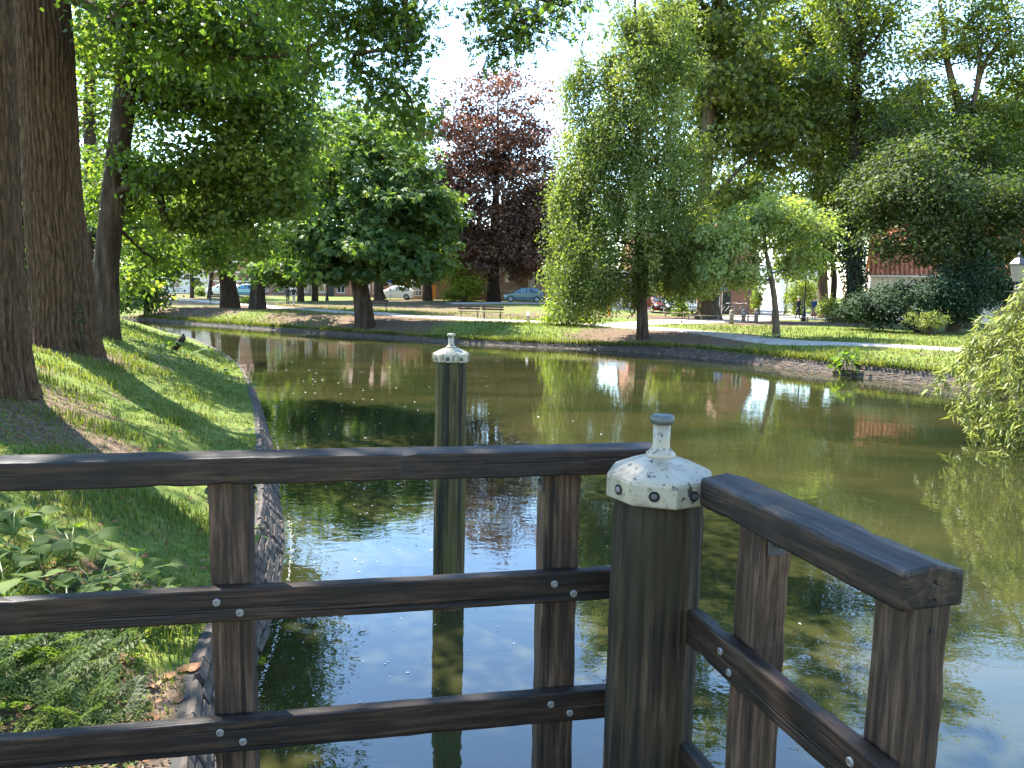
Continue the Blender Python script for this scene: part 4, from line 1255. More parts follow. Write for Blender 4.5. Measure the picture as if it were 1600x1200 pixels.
tree('oak_tree', 'brown bare trunk behind the person in blue', (x, y, z),
     [(x, y, z - 0.1, 0.48), (25.52, 64.00, 3.67) + (0.40,), (25.16, 64.00, 7.31) + (0.36,), (24.28, 64.00, 13.93) + (0.26,), (23.12, 64.00, 20.38) + (0.12,), (22.44, 64.00, 25.24) + (0.05,)],
     [((22.86, 64.00, 18.90), (3.73, 4.6, 5.87), 127), ((26.08, 64.00, 13.47), (3.73, 4.2, 3.73), 84), ((23.20, 64.00, 25.25), (4.27, 4.5, 3.20), 84), ((23.60, 63.00, 6.20), (2.13, 2.4, 1.28), 24), ((25.70, 62.00, 7.20), (2.67, 2.4, 1.81), 31), ((22.91, 63.00, 8.73), (3.20, 3, 1.49), 46)],
     dict(mat='lf_plane', size=0.330, per=80, spread=(0.75, 0.75, 0.42), tone=-0.12), 'bark_pale', 55, 14, 0, 0.6, GF)
x, y, z = fbase((24.89, 56.00))
ivy_t = tree('oak_tree', 'ivy covered dark trunk to the left of the cream house', (x, y, z),
     [(x, y, z - 0.1, 0.7), (24.61, 56.00, 4.09) + (0.55,), (24.08, 56.00, 8.62) + (0.45,), (23.82, 56.00, 13.94) + (0.36,), (23.60, 56.00, 18.71) + (0.30,), (23.75, 56.00, 20.84) + (0.2,), (23.14, 56.00, 25.87) + (0.06,)],
     [((23.65, 56.00, 22.11), (3.50, 4, 3.50), 83), ((21.99, 56.00, 17.38), (3.27, 3.6, 3.27), 90), ((26.65, 56.00, 15.31), (2.89, 3.4, 2.80), 90), ((23.61, 55.50, 10.78), (3.27, 3.4, 2.33), 90), ((23.46, 56.00, 27.54), (4.20, 4.5, 2.80), 72), ((25.96, 55.00, 9.45), (1.87, 2.6, 1.87), 43)],
     dict(mat='lf_plane', size=0.290, per=85, spread=(0.68, 0.68, 0.4), tone=-0.1), 'bark', 56, 14, 0, 0.7, GF, rmax=0.24,
     extra_limbs=[[(23.60, 56.00, 18.71) + (0.22,), (22.86, 56.00, 20.83) + (0.16,), (22.05, 56.00, 22.72) + (0.12,), (21.48, 56.00, 24.59) + (0.08,)], [(23.64, 56.00, 19.35) + (0.2,), (24.67, 56.00, 20.44) + (0.14,), (25.42, 56.00, 22.15) + (0.1,)]])
x, y, z = fbase((25.24, 44.00))
tree('acacia_tree', 'tree leaning far to the left across the red tiled roof', (x, y, z),
     [(x, y, z - 0.1, 0.42), (24.88, 44.00, 4.33) + (0.36,), (24.05, 44.00, 5.57) + (0.32,), (23.05, 44.00, 6.62) + (0.28,), (22.10, 44.00, 7.30) + (0.22,), (21.25, 44.00, 8.87) + (0.1,)],
     [((21.96, 44.00, 8.88), (2.57, 3, 1.32), 70), ((24.85, 44.00, 8.59), (3.12, 3.4, 1.54), 66), ((27.43, 44.00, 7.94), (2.20, 3, 1.47), 62), ((21.82, 44.00, 10.62), (1.83, 2.6, 1.10), 36), ((25.50, 47.00, 12.11), (2.20, 2.4, 1.65), 34), ((29.02, 47.00, 11.07), (2.02, 2.4, 1.65), 34), ((22.92, 48.00, 12.61), (1.83, 2.2, 1.47), 26), ((25.38, 44.50, 5.98), (2.20, 1.6, 1.10), 26), ((23.01, 43.00, 7.06), (2.57, 1.6, 0.88), 22), ((20.72, 46.00, 9.10), (1.83, 2.2, 2.20), 30), ((22.41, 43.00, 5.84), (2.20, 1.4, 1.10), 20), ((20.58, 44.00, 6.03), (1.10, 1.4, 1.25), 12), ((27.71, 43.00, 5.77), (1.83, 1.6, 0.95), 14), ((26.27, 43.50, 5.59), (1.47, 1.6, 0.95), 31)],
     dict(mat='lf_shade_tone', size=0.220, per=95, spread=(0.6, 0.6, 0.38), tone=-0.18), 'bark_pale', 57, 14, 0, 0.6, GF, start=0.5,  # lower leaf tone paints in the shade of taller trees
     extra_limbs=[[(24.95, 44.00, 4.41) + (0.14,), (24.10, 44.00, 4.96) + (0.11,), (22.98, 44.00, 5.44) + (0.07,)]])
x, y, z = fbase((29.66, 50.00))
tree('oak_tree', 'tall open tree with forking pale limbs at the right edge of the sky', (x, y, z),
     [(x, y, z - 0.1, 0.55), (29.40, 50.00, 6.57) + (0.45,), (28.86, 50.00, 10.56) + (0.40,), (28.13, 50.00, 14.08) + (0.34,), (26.81, 50.00, 17.14) + (0.2,), (26.03, 50.00, 20.54) + (0.1,), (25.57, 50.00, 23.52) + (0.05,)],
     [((26.16, 50.00, 19.03), (2.58, 3.2, 2.50), 60), ((29.34, 50.00, 19.10), (2.58, 3.4, 2.50), 64), ((25.27, 50.00, 15.57), (1.75, 2.4, 1.17), 29), ((30.26, 50.00, 13.73), (2.58, 3.2, 2.50), 81), ((27.95, 50.00, 12.51), (2.50, 2.8, 1.67), 60), ((33.19, 50.00, 16.50), (2.50, 3.2, 4.58), 105), ((28.05, 50.00, 24.31), (4.17, 4, 2.08), 70)],
     dict(mat='lf_plane', size=0.240, per=80, spread=(0.58, 0.58, 0.34), tone=-0.02), 'bark_pale', 58, 14, 0, 0.7, GF, rmax=0.2,
     extra_limbs=[[(28.33, 50.00, 13.69) + (0.2,), (28.89, 50.00, 17.56) + (0.16,), (30.11, 50.00, 19.30) + (0.12,), (31.60, 50.00, 20.28) + (0.06,)], [(28.52, 50.00, 12.52) + (0.18,), (28.63, 50.00, 16.02) + (0.12,), (28.74, 50.00, 19.08) + (0.08,)]])
x, y, z = fbase((41.96, 62.00))
tree('lime_tree', 'dense dark tree behind the red roof at the right edge', (x, y, z),
     [(x, y, z - 0.1, 0.5), (41.27, 62.00, 9.02) + (0.4,), (40.01, 62.00, 16.36) + (0.2,), (39.27, 62.00, 21.13) + (0.05,)],
     [((39.21, 62.00, 14.40), (4.13, 4.5, 4.65), 105), ((36.16, 66.00, 11.89), (3.62, 4, 2.58), 60), ((32.71, 68.00, 13.68), (3.10, 4, 2.58), 51)],
     dict(mat='lf_shade_tone', size=0.41, per=52, spread=(0.8, 0.8, 0.45), tone=-0.2), 'bark', 59, 10, 0, 0.5, GF)

for k, (bp0, lobes_, lb, mt) in enumerate([
        ((27.66, 92.00), [((26.43, 90.00, 18.22), (6.00, 5, 9.00), 120), ((26.58, 90.00, 28.01), (6.75, 5, 7.50), 90), ((27.55, 86.00, 14.18), (5.25, 4, 4.50), 50), ((22.69, 88.00, 10.10), (4.50, 4, 3.75), 50)], 'tall tree rising behind the red corner building', 'lf_plane'),
        ((36.32, 88.00), [((34.78, 88.00, 12.47), (5.13, 5, 5.50), 90), ((34.80, 88.00, 22.20), (5.87, 5, 6.60), 80), ((39.70, 84.00, 12.17), (4.20, 4, 3.50), 60)], 'broad tree beyond the people, filling the gap above the street', 'lf_plane'),
        ((40.53, 78.00), [((40.15, 78.00, 14.07), (5.20, 5, 4.55), 90), ((46.60, 78.00, 12.96), (5.20, 5, 3.90), 80), ((40.30, 78.00, 19.60), (3.90, 4, 3.25), 40), ((47.77, 78.00, 20.36), (3.90, 4, 4.55), 50), ((33.59, 78.00, 17.02), (3.90, 4, 4.55), 50)], 'broad tree behind the red tiled roof', 'lf_plane'),
        ((18.92, 96.00), [((19.15, 96.00, 12.95), (6.40, 5, 7.20), 90), ((19.40, 96.00, 24.31), (4.80, 5, 6.40), 50)], 'tree rising behind the brick house and the hornbeam', 'lf_horn'),
        ((7.11, 98.00), [((6.44, 98.00, 9.73), (3.10, 4, 4.90), 50)], 'tree glimpsed between the copper beech and the hornbeam', 'lf_beech' if False else 'lf_plane')]):
    z = gz(*bp0)
    c0 = lobes_[0][0]
    tree('lime_tree', lb, (bp0[0], bp0[1], z), [(bp0[0], bp0[1], z - 0.1, 0.4), (bp0[0], bp0[1], z + 4, 0.34), (c0[0], c0[1], c0[2], 0.2), (c0[0], c0[1], c0[2] + 4, 0.05)], lobes_,
         dict(mat=mt, size=0.50, per=44, spread=(1.1, 1.1, 0.7), tone=-0.05), 'bark', 95 + k, 10, 0, 0.4, GF)

x, y = (-22.66, 36.00)
z = nz_(x, y)
tree('maple_tree', 'leafy tree glimpsed in the slit between the two oak trunks', (x, y, z), [(x, y, z - 0.1, 0.22), (x, y, z + 2.2, 0.18), (x - 0.1, y, z + 6, 0.08)],
     [((x, y, z + 2.2), (2.2, 1.8, 2.0), 34), ((x, y, z + 6.0), (2.8, 2.2, 3.0), 44)], dict(mat='lf_maple', size=0.2, per=70, spread=(0.5, 0.5, 0.34)), 'bark', 77, 10, 0, 0.3, GN)

# ivy on the dark trunk and on the hanging stem
def ivy_on(parent, pts, rad, count, seed, size=0.16):
    rs = np.random.default_rng(seed)
    p = np.array(pts, float)
    s = np.r_[0, np.cumsum(np.linalg.norm(np.diff(p, axis=0), axis=1))]
    t = rs.uniform(0, s[-1], count)
    C = np.stack([np.interp(t, s, p[:, k]) for k in range(3)], 1)
    rr_ = np.interp(t, s, rad) * (1 + 0.5 * rs.random(count) * vn(C[:, 2] * 1.5, t * 0.3, 1, seed))
    a = rs.uniform(0, 2 * np.pi, count)
    out = np.c_[np.cos(a), np.sin(a), np.zeros(count)]
    pos = C + out * rr_[:, None]
    nrm = unit(out + rs.normal(0, 0.4, (count, 3)) + [0, 0, 0.3])
    tip = unit(rs.normal(0, 0.5, (count, 3)) + [0, 0, -1])
    v, f, rn = scatter(pos, nrm, tip, size * rs.uniform(0.6, 1.3, count), 'leaf', np.clip(rs.normal(0.45, 0.2, count), 0, 1))
    o = link('ivy', npmesh('ivy', v - np.array(parent.location), f, rn), M['lf_ivy'], parent)
    o['kind'] = 'stuff'
ivy_on(ivy_t, [(24.90, 56.00, 1.43), (24.61, 56.00, 4.09), (24.08, 56.00, 8.62), (23.92, 56.00, 12.62)], [0.85, 0.72, 0.62, 0.5], 6500, 5, 0.2)
for ob in [q for q in bpy.data.objects if q.get('label', '').startswith('tall open tree with forking')]:
    ivy_on(ob, [(29.55, 50.00, 4.95), (28.86, 50.00, 10.56), (28.13, 50.00, 14.08), (27.67, 50.00, 15.62)], [0.6, 0.62, 0.6, 0.4], 4200, 6, 0.18)
for ob in [q for q in bpy.data.objects if q.get('label', '').startswith('broad oak with')]:
    ivy_on(ob, [(-8.72, 15.40, 1.64), (-8.74, 15.45, 2.21), (-8.75, 15.50, 2.60)], [0.10, 0.08, 0.04], 260, 7, 0.05)

# --- bushes
GB = 'shrubs on the far bank'
def fb(pp):
    return (pp[0], pp[1], gz(*pp))
bush('evergreen_shrub', 'wide dark evergreen shrub below the cream house', fb((22.23, 42.00)),
     [((20.78, 42.00, 2.56), (2.31, 1.8, 0.91), 70), ((22.81, 42.00, 3.15), (2.31, 2.0, 1.40), 80), ((24.51, 42.00, 3.60), (1.54, 1.8, 1.75), 60), ((26.86, 43.00, 3.65), (1.75, 1.8, 1.75), 50), ((19.79, 44.00, 2.13), (1.40, 1.6, 0.63), 26)],
     dict(mat='lf_dark', size=0.17, per=110, spread=(0.36, 0.36, 0.26)), 61, group=GB)
bush('elder_shrub', 'bright sunlit shrub at the foot of the hornbeam, left of it', fb((3.18, 46.00)),
     [((3.13, 46.00, 2.41), (1.30, 1.3, 1.46), 46), ((4.26, 45.50, 1.69), (1.00, 1.0, 0.84), 24), ((2.13, 46.00, 1.36), (0.54, 0.8, 0.46), 9)],
     dict(mat='lf_lime', size=0.17, per=60, spread=(0.34, 0.34, 0.24), tone=0.15), 62, group=GB)
bush('elder_shrub', 'round sunlit shrub under the copper beech beside the brick annex', fb((-5.08, 80.00)),
     [((-4.97, 80.00, 3.20), (2.13, 1.8, 1.67), 50), ((-6.48, 80.00, 2.25), (0.93, 1.2, 0.67), 10)], dict(mat='lf_lime', size=0.26, per=60, spread=(0.5, 0.5, 0.36), tone=0.2), 63, group=GB)
bush('laurel_shrub', 'lime green shrub behind the person in black', fb((26.50, 72.00)),
     [((26.32, 72.00, 3.00), (0.96, 1.2, 1.68), 40), ((27.66, 72.00, 3.44), (0.84, 1.0, 1.44), 24)], dict(mat='lf_lime', size=0.22, per=60, spread=(0.4, 0.4, 0.32), tone=0.25), 64, group=GB)
bush('laurel_shrub', 'low yellowish shrub at the foot of the ivy covered trunk', fb((23.79, 57.00)),
     [((23.59, 57.00, 2.12), (1.04, 1.1, 0.67), 34), ((23.62, 55.00, 1.71), (1.43, 1.1, 0.43), 26)], dict(mat='lf_horn', size=0.18, per=56, spread=(0.34, 0.34, 0.24)), 65, group=GB)
bush('laurel_shrub', 'narrow climber on the corner of the red brick building', fb((22.04, 70.00)),
     [((22.01, 70.00, 2.92), (0.35, 0.5, 1.63), 30)], dict(mat='lf_lime', size=0.2, per=40, spread=(0.24, 0.24, 0.3)), 66, group=GB)
bush('garden_shrub', 'pale shrub in front of the white house', fb((-37.19, 92.00)), [((-37.25, 92.00, 2.20), (0.69, 0.6, 0.54), 16)], dict(mat='lf_pale', size=0.24, per=40, spread=(0.3, 0.3, 0.24)), 67, group=GB)
bush('garden_shrub', 'young bright shrub in front of the parked dark car', fb((13.38, 62.00)), [((13.39, 62.00, 1.78), (0.47, 0.5, 0.83), 22)], dict(mat='lf_lime', size=0.18, per=36, spread=(0.26, 0.26, 0.22)), 68, group=GB)
bush('garden_shrub', 'bright hedge bush between the two stout trunks', fb((-25.99, 75.00)), [((-25.92, 75.00, 1.27), (0.88, 0.8, 0.44), 22)], dict(mat='lf_lime', size=0.2, per=40, spread=(0.34, 0.34, 0.2)), 69, group=GB)
bush('waterside_plant', 'big leaved plant hanging over the far brick edge', ((12.04, 27.61, 0.40)[0], (12.04, 27.61, 0.40)[1], 0.4), [((12.72, 29.20, 0.52), (0.39, 0.3, 0.19), 12)], dict(mat='lf_broad', size=0.30, per=9, spread=(0.2, 0.2, 0.12)), 70, 2, group=GB, cat='plant')
bush('waterside_plant', 'leafy weed at the foot of the small slim tree', fb((13.05, 37.60)), [((12.98, 37.60, 0.90), (0.68, 0.4, 0.25), 20)], dict(mat='lf_pale', size=0.16, per=26, spread=(0.2, 0.2, 0.14)), 71, 2, group=GB, cat='plant')
bush('waterside_plant', 'tuft of weeds hanging down the shady bank below the stout trunk', ((-18.25, 49.06, 0.50)[0], (-18.25, 49.06, 0.50)[1], 0.45), [((-20.55, 55.50, 0.31), (0.41, 0.3, 0.37), 12)], dict(mat='lf_horn', size=0.2, per=24, spread=(0.2, 0.2, 0.2)), 72, 2, group=GB, cat='plant')
bush('field_weed', 'tall dry weeds at the edge of the evergreen shrub', fb((21.34, 39.50)), [((21.31, 39.50, 1.81), (1.10, 0.5, 0.39), 30)], dict(mat='lf_willow', tpl='narrow', size=0.26, per=40, spread=(0.18, 0.18, 0.16), up=0.0, droop=-1.0), 73, 3, group=GB, cat='plant')

# --- willow at the right edge: arching boughs with hanging narrow leaves
wroot = empty('willow_bush', (13.9, 15.6, 0.4))
tag(wroot, 'sunlit yellow green willow drooping into the water at the right edge', 'willow')
rs = np.random.default_rng(81)
wb = MB((13.9, 15.6, 0.4))
leaf_p, leaf_t = [], []
for k in range(170):
    a = rs.uniform(math.pi * 0.55, math.pi * 1.62)
    reach = rs.uniform(0.5, 3.3)
    top = rs.uniform(2.1, 5.0) * (1.0 - 0.07 * max(0, reach - 1.5))
    st = np.array([12.75 + rs.uniform(-0.6, 1.4), 15.6 + rs.uniform(-1.1, 1.1), 0.5])
    en = st + np.array([math.cos(a) * reach, math.sin(a) * reach * 0.85, 0])
    zend = rs.uniform(0.05, 0.9) if rs.random() < 0.6 else rs.uniform(0.9, 2.6)
    u = np.linspace(0, 1, 12)
    if k % 3 == 0:
        wb.tube([(13.75, 15.6, 0.35), tuple(np.array([13.3, 15.6, 0.55]) * 0.5 + st * 0.5), tuple(st)], [0.06, 0.045, 0.03], 5, False)
    path = st[None] + (en - st)[None] * (u ** 0.85)[:, None]
    path[:, 2] = 0.5 + (top - 0.5) * np.sin(np.minimum(u / 0.55, 1) * math.pi / 2) - np.maximum(0, u - 0.5) ** 1.6 / 0.33 * (top - zend)
    path[:, 2] = np.maximum(path[:, 2], 0.04)
    path += rs.normal(0, 0.05, path.shape) * u[:, None]
    wb.tube([tuple(q) for q in path], list(np.interp(u, [0, 1], [0.028 if k % 6 else 0.05, 0.003])), 4, False)
    for j in range(3, 12):
        q = 20
        w = rs.uniform(0, 1, (q, 1))
        pp = path[j - 1] * (1 - w) + path[j] * w
        d = path[j] - path[j - 1]
        leaf_p.append(pp + rs.normal(0, 0.05, (q, 3)))
        leaf_t.append(unit(d[None] * 2 + rs.normal(0, 0.16, (q, 3)) + np.array([0, 0, -0.22])[None]))
    # side shoots hanging down
    for _ in range(9):
        j = rs.integers(3, 12)
        L = rs.uniform(0.25, 0.8)
        p0 = path[j]
        dv = np.array([rs.normal(0, 0.25), rs.normal(0, 0.25), -1.0])
        q = 24
        w = rs.uniform(0, 1, (q, 1))
        pp = p0[None] + dv[None] * L * w
        pp[:, 2] = np.maximum(pp[:, 2], 0.02)
        leaf_p.append(pp + rs.normal(0, 0.035, (q, 3)))
        leaf_t.append(unit(dv[None] * 0.8 + rs.normal(0, 0.5, (q, 3))))
q = 620
cc_ = np.array([12.0, 15.8, 1.7])
for _ in range(q):
    d = rs.normal(0, 1, 3)
    d /= np.linalg.norm(d)
    p0 = cc_ + d * np.array([2.5, 2.0, 2.0]) * rs.uniform(0.72, 1.0)
    if p0[2] < 0.2:
        continue
    L = min(rs.uniform(0.3, 0.9), p0[2] - 0.03)
    dv = np.array([d[0] * 0.35 + rs.normal(0, 0.15), d[1] * 0.35 + rs.normal(0, 0.15), -1.0])
    wb.tube([tuple(p0 + np.array([-d[0] * 0.5, -d[1] * 0.5, 0.25])), tuple(p0), tuple(p0 + dv * L)], [0.008, 0.006, 0.003], 3, False)
    w = rs.uniform(0, 1, (30, 1))
    leaf_p.append(p0[None] + dv[None] * L * w + rs.normal(0, 0.03, (30, 3)))
    leaf_t.append(unit(dv[None] * 0.9 + rs.normal(0, 0.45, (30, 3))))
wb.build('stem', M['bark_pale'], wroot)
P_, T_ = np.vstack(leaf_p), np.vstack(leaf_t)
P_[:, 2] = np.maximum(P_[:, 2], 0.03)
nr = unit(rs.normal(0, 1, P_.shape) + np.array([-0.3, -0.3, 0.5]))
v, f, rn = scatter(P_, nr, T_, 0.20 * rs.uniform(0.6, 1.3, len(P_)), 'narrow', np.clip(rs.normal(0.5, 0.22, len(P_)), 0, 1))
o = link('foliage', npmesh('foliage', v - np.array(wroot.location), f, rn), M['lf_willow'], wroot)
o['kind'] = 'stuff'

# ------------------------------------------------------------------ buildings across the water
def wall_with_holes(mb, x0, x1, z0, z1, y, th, holes):
    """front wall panel from x0..x1, z0..z1 with rectangular openings, thickness th behind y"""
    xs = sorted({x0, x1} | {h[0] for h in holes} | {h[1] for h in holes})
    zs = sorted({z0, z1} | {h[2] for h in holes} | {h[3] for h in holes})
    for i in range(len(xs) - 1):
        for j in range(len(zs) - 1):
            cx_, cz_ = (xs[i] + xs[i + 1]) / 2, (zs[j] + zs[j + 1]) / 2
            if any(h[0] < cx_ < h[1] and h[2] < cz_ < h[3] for h in holes):
                continue
            a, b, c, d = xs[i], xs[i + 1], zs[j], zs[j + 1]
            mb.add([(a, y, c), (b, y, c), (b, y, d), (a, y, d)], [(0, 1, 2, 3)])
    for h in holes:
        a, b, c, d = h[:4]
        mb.add([(a, y, c), (b, y, c), (b, y, d), (a, y, d), (a, y + th, c), (b, y + th, c), (b, y + th, d), (a, y + th, d)],
               [(0, 4, 5, 1), (1, 5, 6, 2), (2, 6, 7, 3), (3, 7, 4, 0)])

def window(parent, h, y, frame='white_paint', cols=2, rows=2, name='window', arch=False):
    a, b, c, d = h[:4]
    f = MB()
    t = 0.07
    f.box(a, a + t, y + 0.06, y + 0.13, c, d)
    f.box(b - t, b, y + 0.06, y + 0.13, c, d)
    f.box(a + t, b - t, y + 0.06, y + 0.13, d - t, d)
    f.box(a + t, b - t, y + 0.06, y + 0.13, c, c + t)
    for k in range(1, cols):
        x = a + (b - a) * k / cols
        f.box(x - 0.025, x + 0.025, y + 0.07, y + 0.12, c + t, d - t)
    for k in range(1, rows):
        z = c + (d - c) * k / rows
        f.box(a + t, b - t, y + 0.072, y + 0.118, z - 0.025, z + 0.025)
    w = f.build(name, M[frame], parent)
    MB().add([(a, y + 0.11, c), (b, y + 0.11, c), (b, y + 0.11, d), (a, y + 0.11, d)], [(0, 1, 2, 3)]).build('pane', M['glass'], w)
    if name == 'window':
        MB().box(a - 0.06, b + 0.06, y - 0.07, y + 0.05, c - 0.09, c - 0.002).build('sill', M['stone'], w)
    return w

def house(name, label, p0, w, dep, eave, ridge, wall, roof, wins=(), doors=(), rz=0.0, cat='house', group=None, gable=False, chimney=None, bands=(), frame='white_paint', z0=None, doormat='black'):
    """local frame: x along the front, front wall at y=0, depth behind"""
    z = gz(*p0) - 0.12 if z0 is None else z0
    root = empty(name, (p0[0], p0[1], z), rz)
    tag(root, label, cat, group)
    holes = list(wins) + list(doors)
    b = MB()
    wall_with_holes(b, 0, w, 0, eave, 0, 0.2, holes)
    b.add([(0, 0, 0), (0, dep, 0), (0, dep, eave), (0, 0, eave)], [(0, 3, 2, 1)])
    b.add([(w, 0, 0), (w, dep, 0), (w, dep, eave), (w, 0, eave)], [(0, 1, 2, 3)])
    b.add([(0, dep, 0), (w, dep, 0), (w, dep, eave), (0, dep, eave)], [(0, 3, 2, 1)])
    if gable:
        b.add([(0, 0, eave), (w, 0, eave), (w / 2, 0, ridge)], [(0, 1, 2)])
        b.add([(0, dep, eave), (w, dep, eave), (w / 2, dep, ridge)], [(0, 2, 1)])
    else:
        b.add([(0, 0, eave), (0, dep, eave), (0, dep / 2, ridge)], [(0, 2, 1)])
        b.add([(w, 0, eave), (w, dep, eave), (w, dep / 2, ridge)], [(0, 1, 2)])
    b.build('wall', M[wall], root)
    # near-black slab standing in for the unlit room behind the openings
    MB().box(0.25, w - 0.25, 0.5, 0.6, 0.05, eave - 0.1).build('unlit_room_slab', M['hole'], root)
    r = MB()
    e = 0.3
    if gable:
        sl = (ridge - eave) / (w / 2)
        poly = [(-e, eave - e * sl), (w / 2, ridge), (w + e, eave - e * sl), (w + e, eave - e * sl + 0.16), (w / 2, ridge + 0.18), (-e, eave - e * sl + 0.16)]
        r.prism(poly, -0.2, dep + 0.2, 'y')
    else:
        sl = (ridge - eave) / (dep / 2)
        poly = [(-e, eave - e * sl), (dep / 2, ridge), (dep + e, eave - e * sl), (dep + e, eave - e * sl + 0.16), (dep / 2, ridge + 0.18), (-e, eave - e * sl + 0.16)]
        r.prism(poly, -0.15, w + 0.15, 'x')
    ro = r.build('roof', M[roof], root)
    if chimney:
        cx_ = chimney
        MB().box(cx_ - 0.35, cx_ + 0.35, dep * 0.5 - 0.3, dep * 0.5 + 0.3, ridge - 0.6, ridge + 1.1).box(cx_ - 0.42, cx_ + 0.42, dep * 0.5 - 0.37, dep * 0.5 + 0.37, ridge + 1.1, ridge + 1.22).build('chimney', M['brick_brown'], ro)
    for h in wins:
        window(root, h, 0.0, frame, h[4] if len(h) > 4 else 2, h[5] if len(h) > 5 else 2)
    for h in doors:
        d_ = MB().box(h[0], h[1], 0.08, 0.14, h[2], h[3]).build('door', M[h[4] if len(h) > 4 else doormat], root, bevel=0.01)
        MB().box(h[1] - 0.16, h[1] - 0.11, 0.04, 0.082, h[2] + 0.95, h[2] + 1.10).build('handle', M['steel'], d_)
    for z_ in bands:
        MB().box(-0.003, w + 0.003, -0.03, 0.05, z_, z_ + 0.16).build('stone_band', M['white_render'], root)
    return root

GH = 'houses beyond the park'
house('white_house', 'white rendered house at the far left beyond the park', (-49.46, 101.00), 9.6, 8, 5.6, 8.4, 'white_render', 'roof_brown',
      [(1.0, 2.2, 0.9, 2.4), (4.6, 5.8, 0.9, 2.4), (1.0, 2.2, 3.5, 4.9), (4.6, 5.8, 3.5, 4.9), (7.6, 8.6, 3.5, 4.9)], [(7.4, 8.4, 0.05, 2.3)], 0.02, group=GH, chimney=2.0)
house('brick_house', 'brick house with white stone bands beside the white house', (-38.71, 99.00), 5.3, 8, 6.0, 9.0, 'brick_red', 'roof_brown',
      [(0.5, 1.6, 0.8, 2.7, 1, 2), (2.2, 3.4, 0.8, 2.7, 2, 2), (0.5, 1.6, 3.7, 5.3, 1, 2), (2.2, 3.4, 3.7, 5.3, 2, 2)], [(4.0, 5.0, 0.05, 2.5)], 0.0, group=GH, bands=(0.62, 1.75, 2.9, 4.2), chimney=1.0)
house('brick_house', 'long low terrace house of brown brick behind the walking couple', (-32.96, 98.00), 7.4, 8, 5.4, 8.2, 'brick_brown', 'roof_brown',
      [(0.7, 1.8, 0.6, 2.5), (2.6, 3.7, 0.6, 2.5), (5.9, 6.9, 0.6, 2.5), (0.7, 1.8, 3.3, 4.8), (2.6, 3.7, 3.3, 4.8), (5.9, 6.9, 3.3, 4.8)], [(4.5, 5.4, 0.05, 2.4, 'white_paint')], 0.0, group=GH)
house('brick_house', 'brown terrace house with a blue sign on its front', (-25.22, 97.00), 4.4, 8, 5.4, 8.2, 'brick_orange', 'roof_brown',
      [(0.5, 1.5, 0.6, 2.5), (3.0, 4.0, 0.6, 2.5), (0.5, 1.5, 3.3, 4.8), (3.0, 4.0, 3.3, 4.8)], [(1.8, 2.7, 0.05, 2.4, 'black')], 0.0, group=GH)
house('brick_house', 'red brick house with tall white windows behind the leaning chestnut', (-20.37, 95.00), 6.9, 8, 5.8, 9.2, 'brick_red', 'roof_brown',
      [(0.5, 1.6, 0.6, 2.8, 2, 2), (3.0, 4.1, 0.6, 2.8, 2, 2), (5.2, 6.3, 0.6, 2.8, 2, 2), (0.5, 1.6, 3.6, 5.2), (3.0, 4.1, 3.6, 5.2), (5.2, 6.3, 3.6, 5.2)], [(1.9, 2.7, 0.05, 2.4, 'white_paint')], 0.0, group=GH, chimney=5)
house('brick_annex', 'orange brick annex with a white gridded window and an orange door', (-12.38, 88.00), 5.4, 9, 3.6, 5.6, 'brick_orange', 'roof_brown',
      [(-4.0 + 4.35, 1.9, 0.5, 2.3, 4, 3)], [(2.3, 3.0, 0.05, 2.1, 'orange'), (3.05, 3.5, 0.05, 1.7, 'orange')], 0.0, group=GH)
house('brick_annex', 'dark red brick wing between the annex and the church', (-7.21, 90.00), 5.0, 10, 5.2, 7.8, 'brick_red', 'slate',
      [(0.6, 1.6, 1.0, 2.6), (3.0, 4.0, 1.0, 2.6)], [], 0.0, group=GH)
# drain pipe of the wing is its own
# church
cx0, cy0 = (-2.58, 90.00)
chz = gz(cx0, cy0) - 0.12
church = empty('brick_church', (cx0, cy0, chz))
tag(church, 'large pinkish brick church with pointed windows behind the copper beech', 'church')
b = MB()
lanc = [(1.45, 2.65, 2.2, 5.4), (8.9, 10.0, 2.2, 5.4)]
sq = [(5.35, 6.45, 2.0, 3.7), (7.2, 8.2, 2.0, 3.7)]
wall_with_holes(b, 0, 12.6, 0, 7.5, 0, 0.35, lanc + sq)
b.add([(0, 0, 0), (0, 14, 0), (0, 14, 7.5), (0, 0, 7.5)], [(0, 3, 2, 1)])
b.add([(12.6, 0, 0), (12.6, 14, 0), (12.6, 14, 7.5), (12.6, 0, 7.5)], [(0, 1, 2, 3)])
b.build('wall', M['brick_pink'], church)
MB().box(0.3, 12.3, 0.8, 0.9, 0.1, 7.3).build('unlit_room_slab', M['hole'], church)  # near-black slab painted as the unlit inside of the church
MB().prism([(-0.4, 7.3), (7, 10.6), (14.4, 7.3), (14.4, 7.5), (7, 10.85), (-0.4, 7.5)], -0.2, 12.8, 'x').build('roof', M['slate'], church)
for h in lanc:
    w = window(church, h, 0.12, 'stone', 2, 1)
    a_, b_, c_ = h[0], h[1], h[3]
    # pointed head: brick spandrels close the corners of the opening
    mid = (a_ + b_) / 2
    for sgn in (0, 1):
        pts = [((a_, c_ - 1.1), (a_ + 0.12, c_ - 0.55), (a_ + 0.34, c_ - 0.2), (mid, c_ + 0.01), (a_ - 0.001, c_ + 0.01)), ((b_, c_ - 1.1), (b_ - 0.12, c_ - 0.55), (b_ - 0.34, c_ - 0.2), (mid, c_ + 0.01), (b_ + 0.001, c_ + 0.01))][sgn]
        MB().prism(list(pts), -0.02, 0.2, 'y').build('arch_stone', M['stone'], w)
for h in sq:
    window(church, h, 0.10, 'stone', 2, 1)
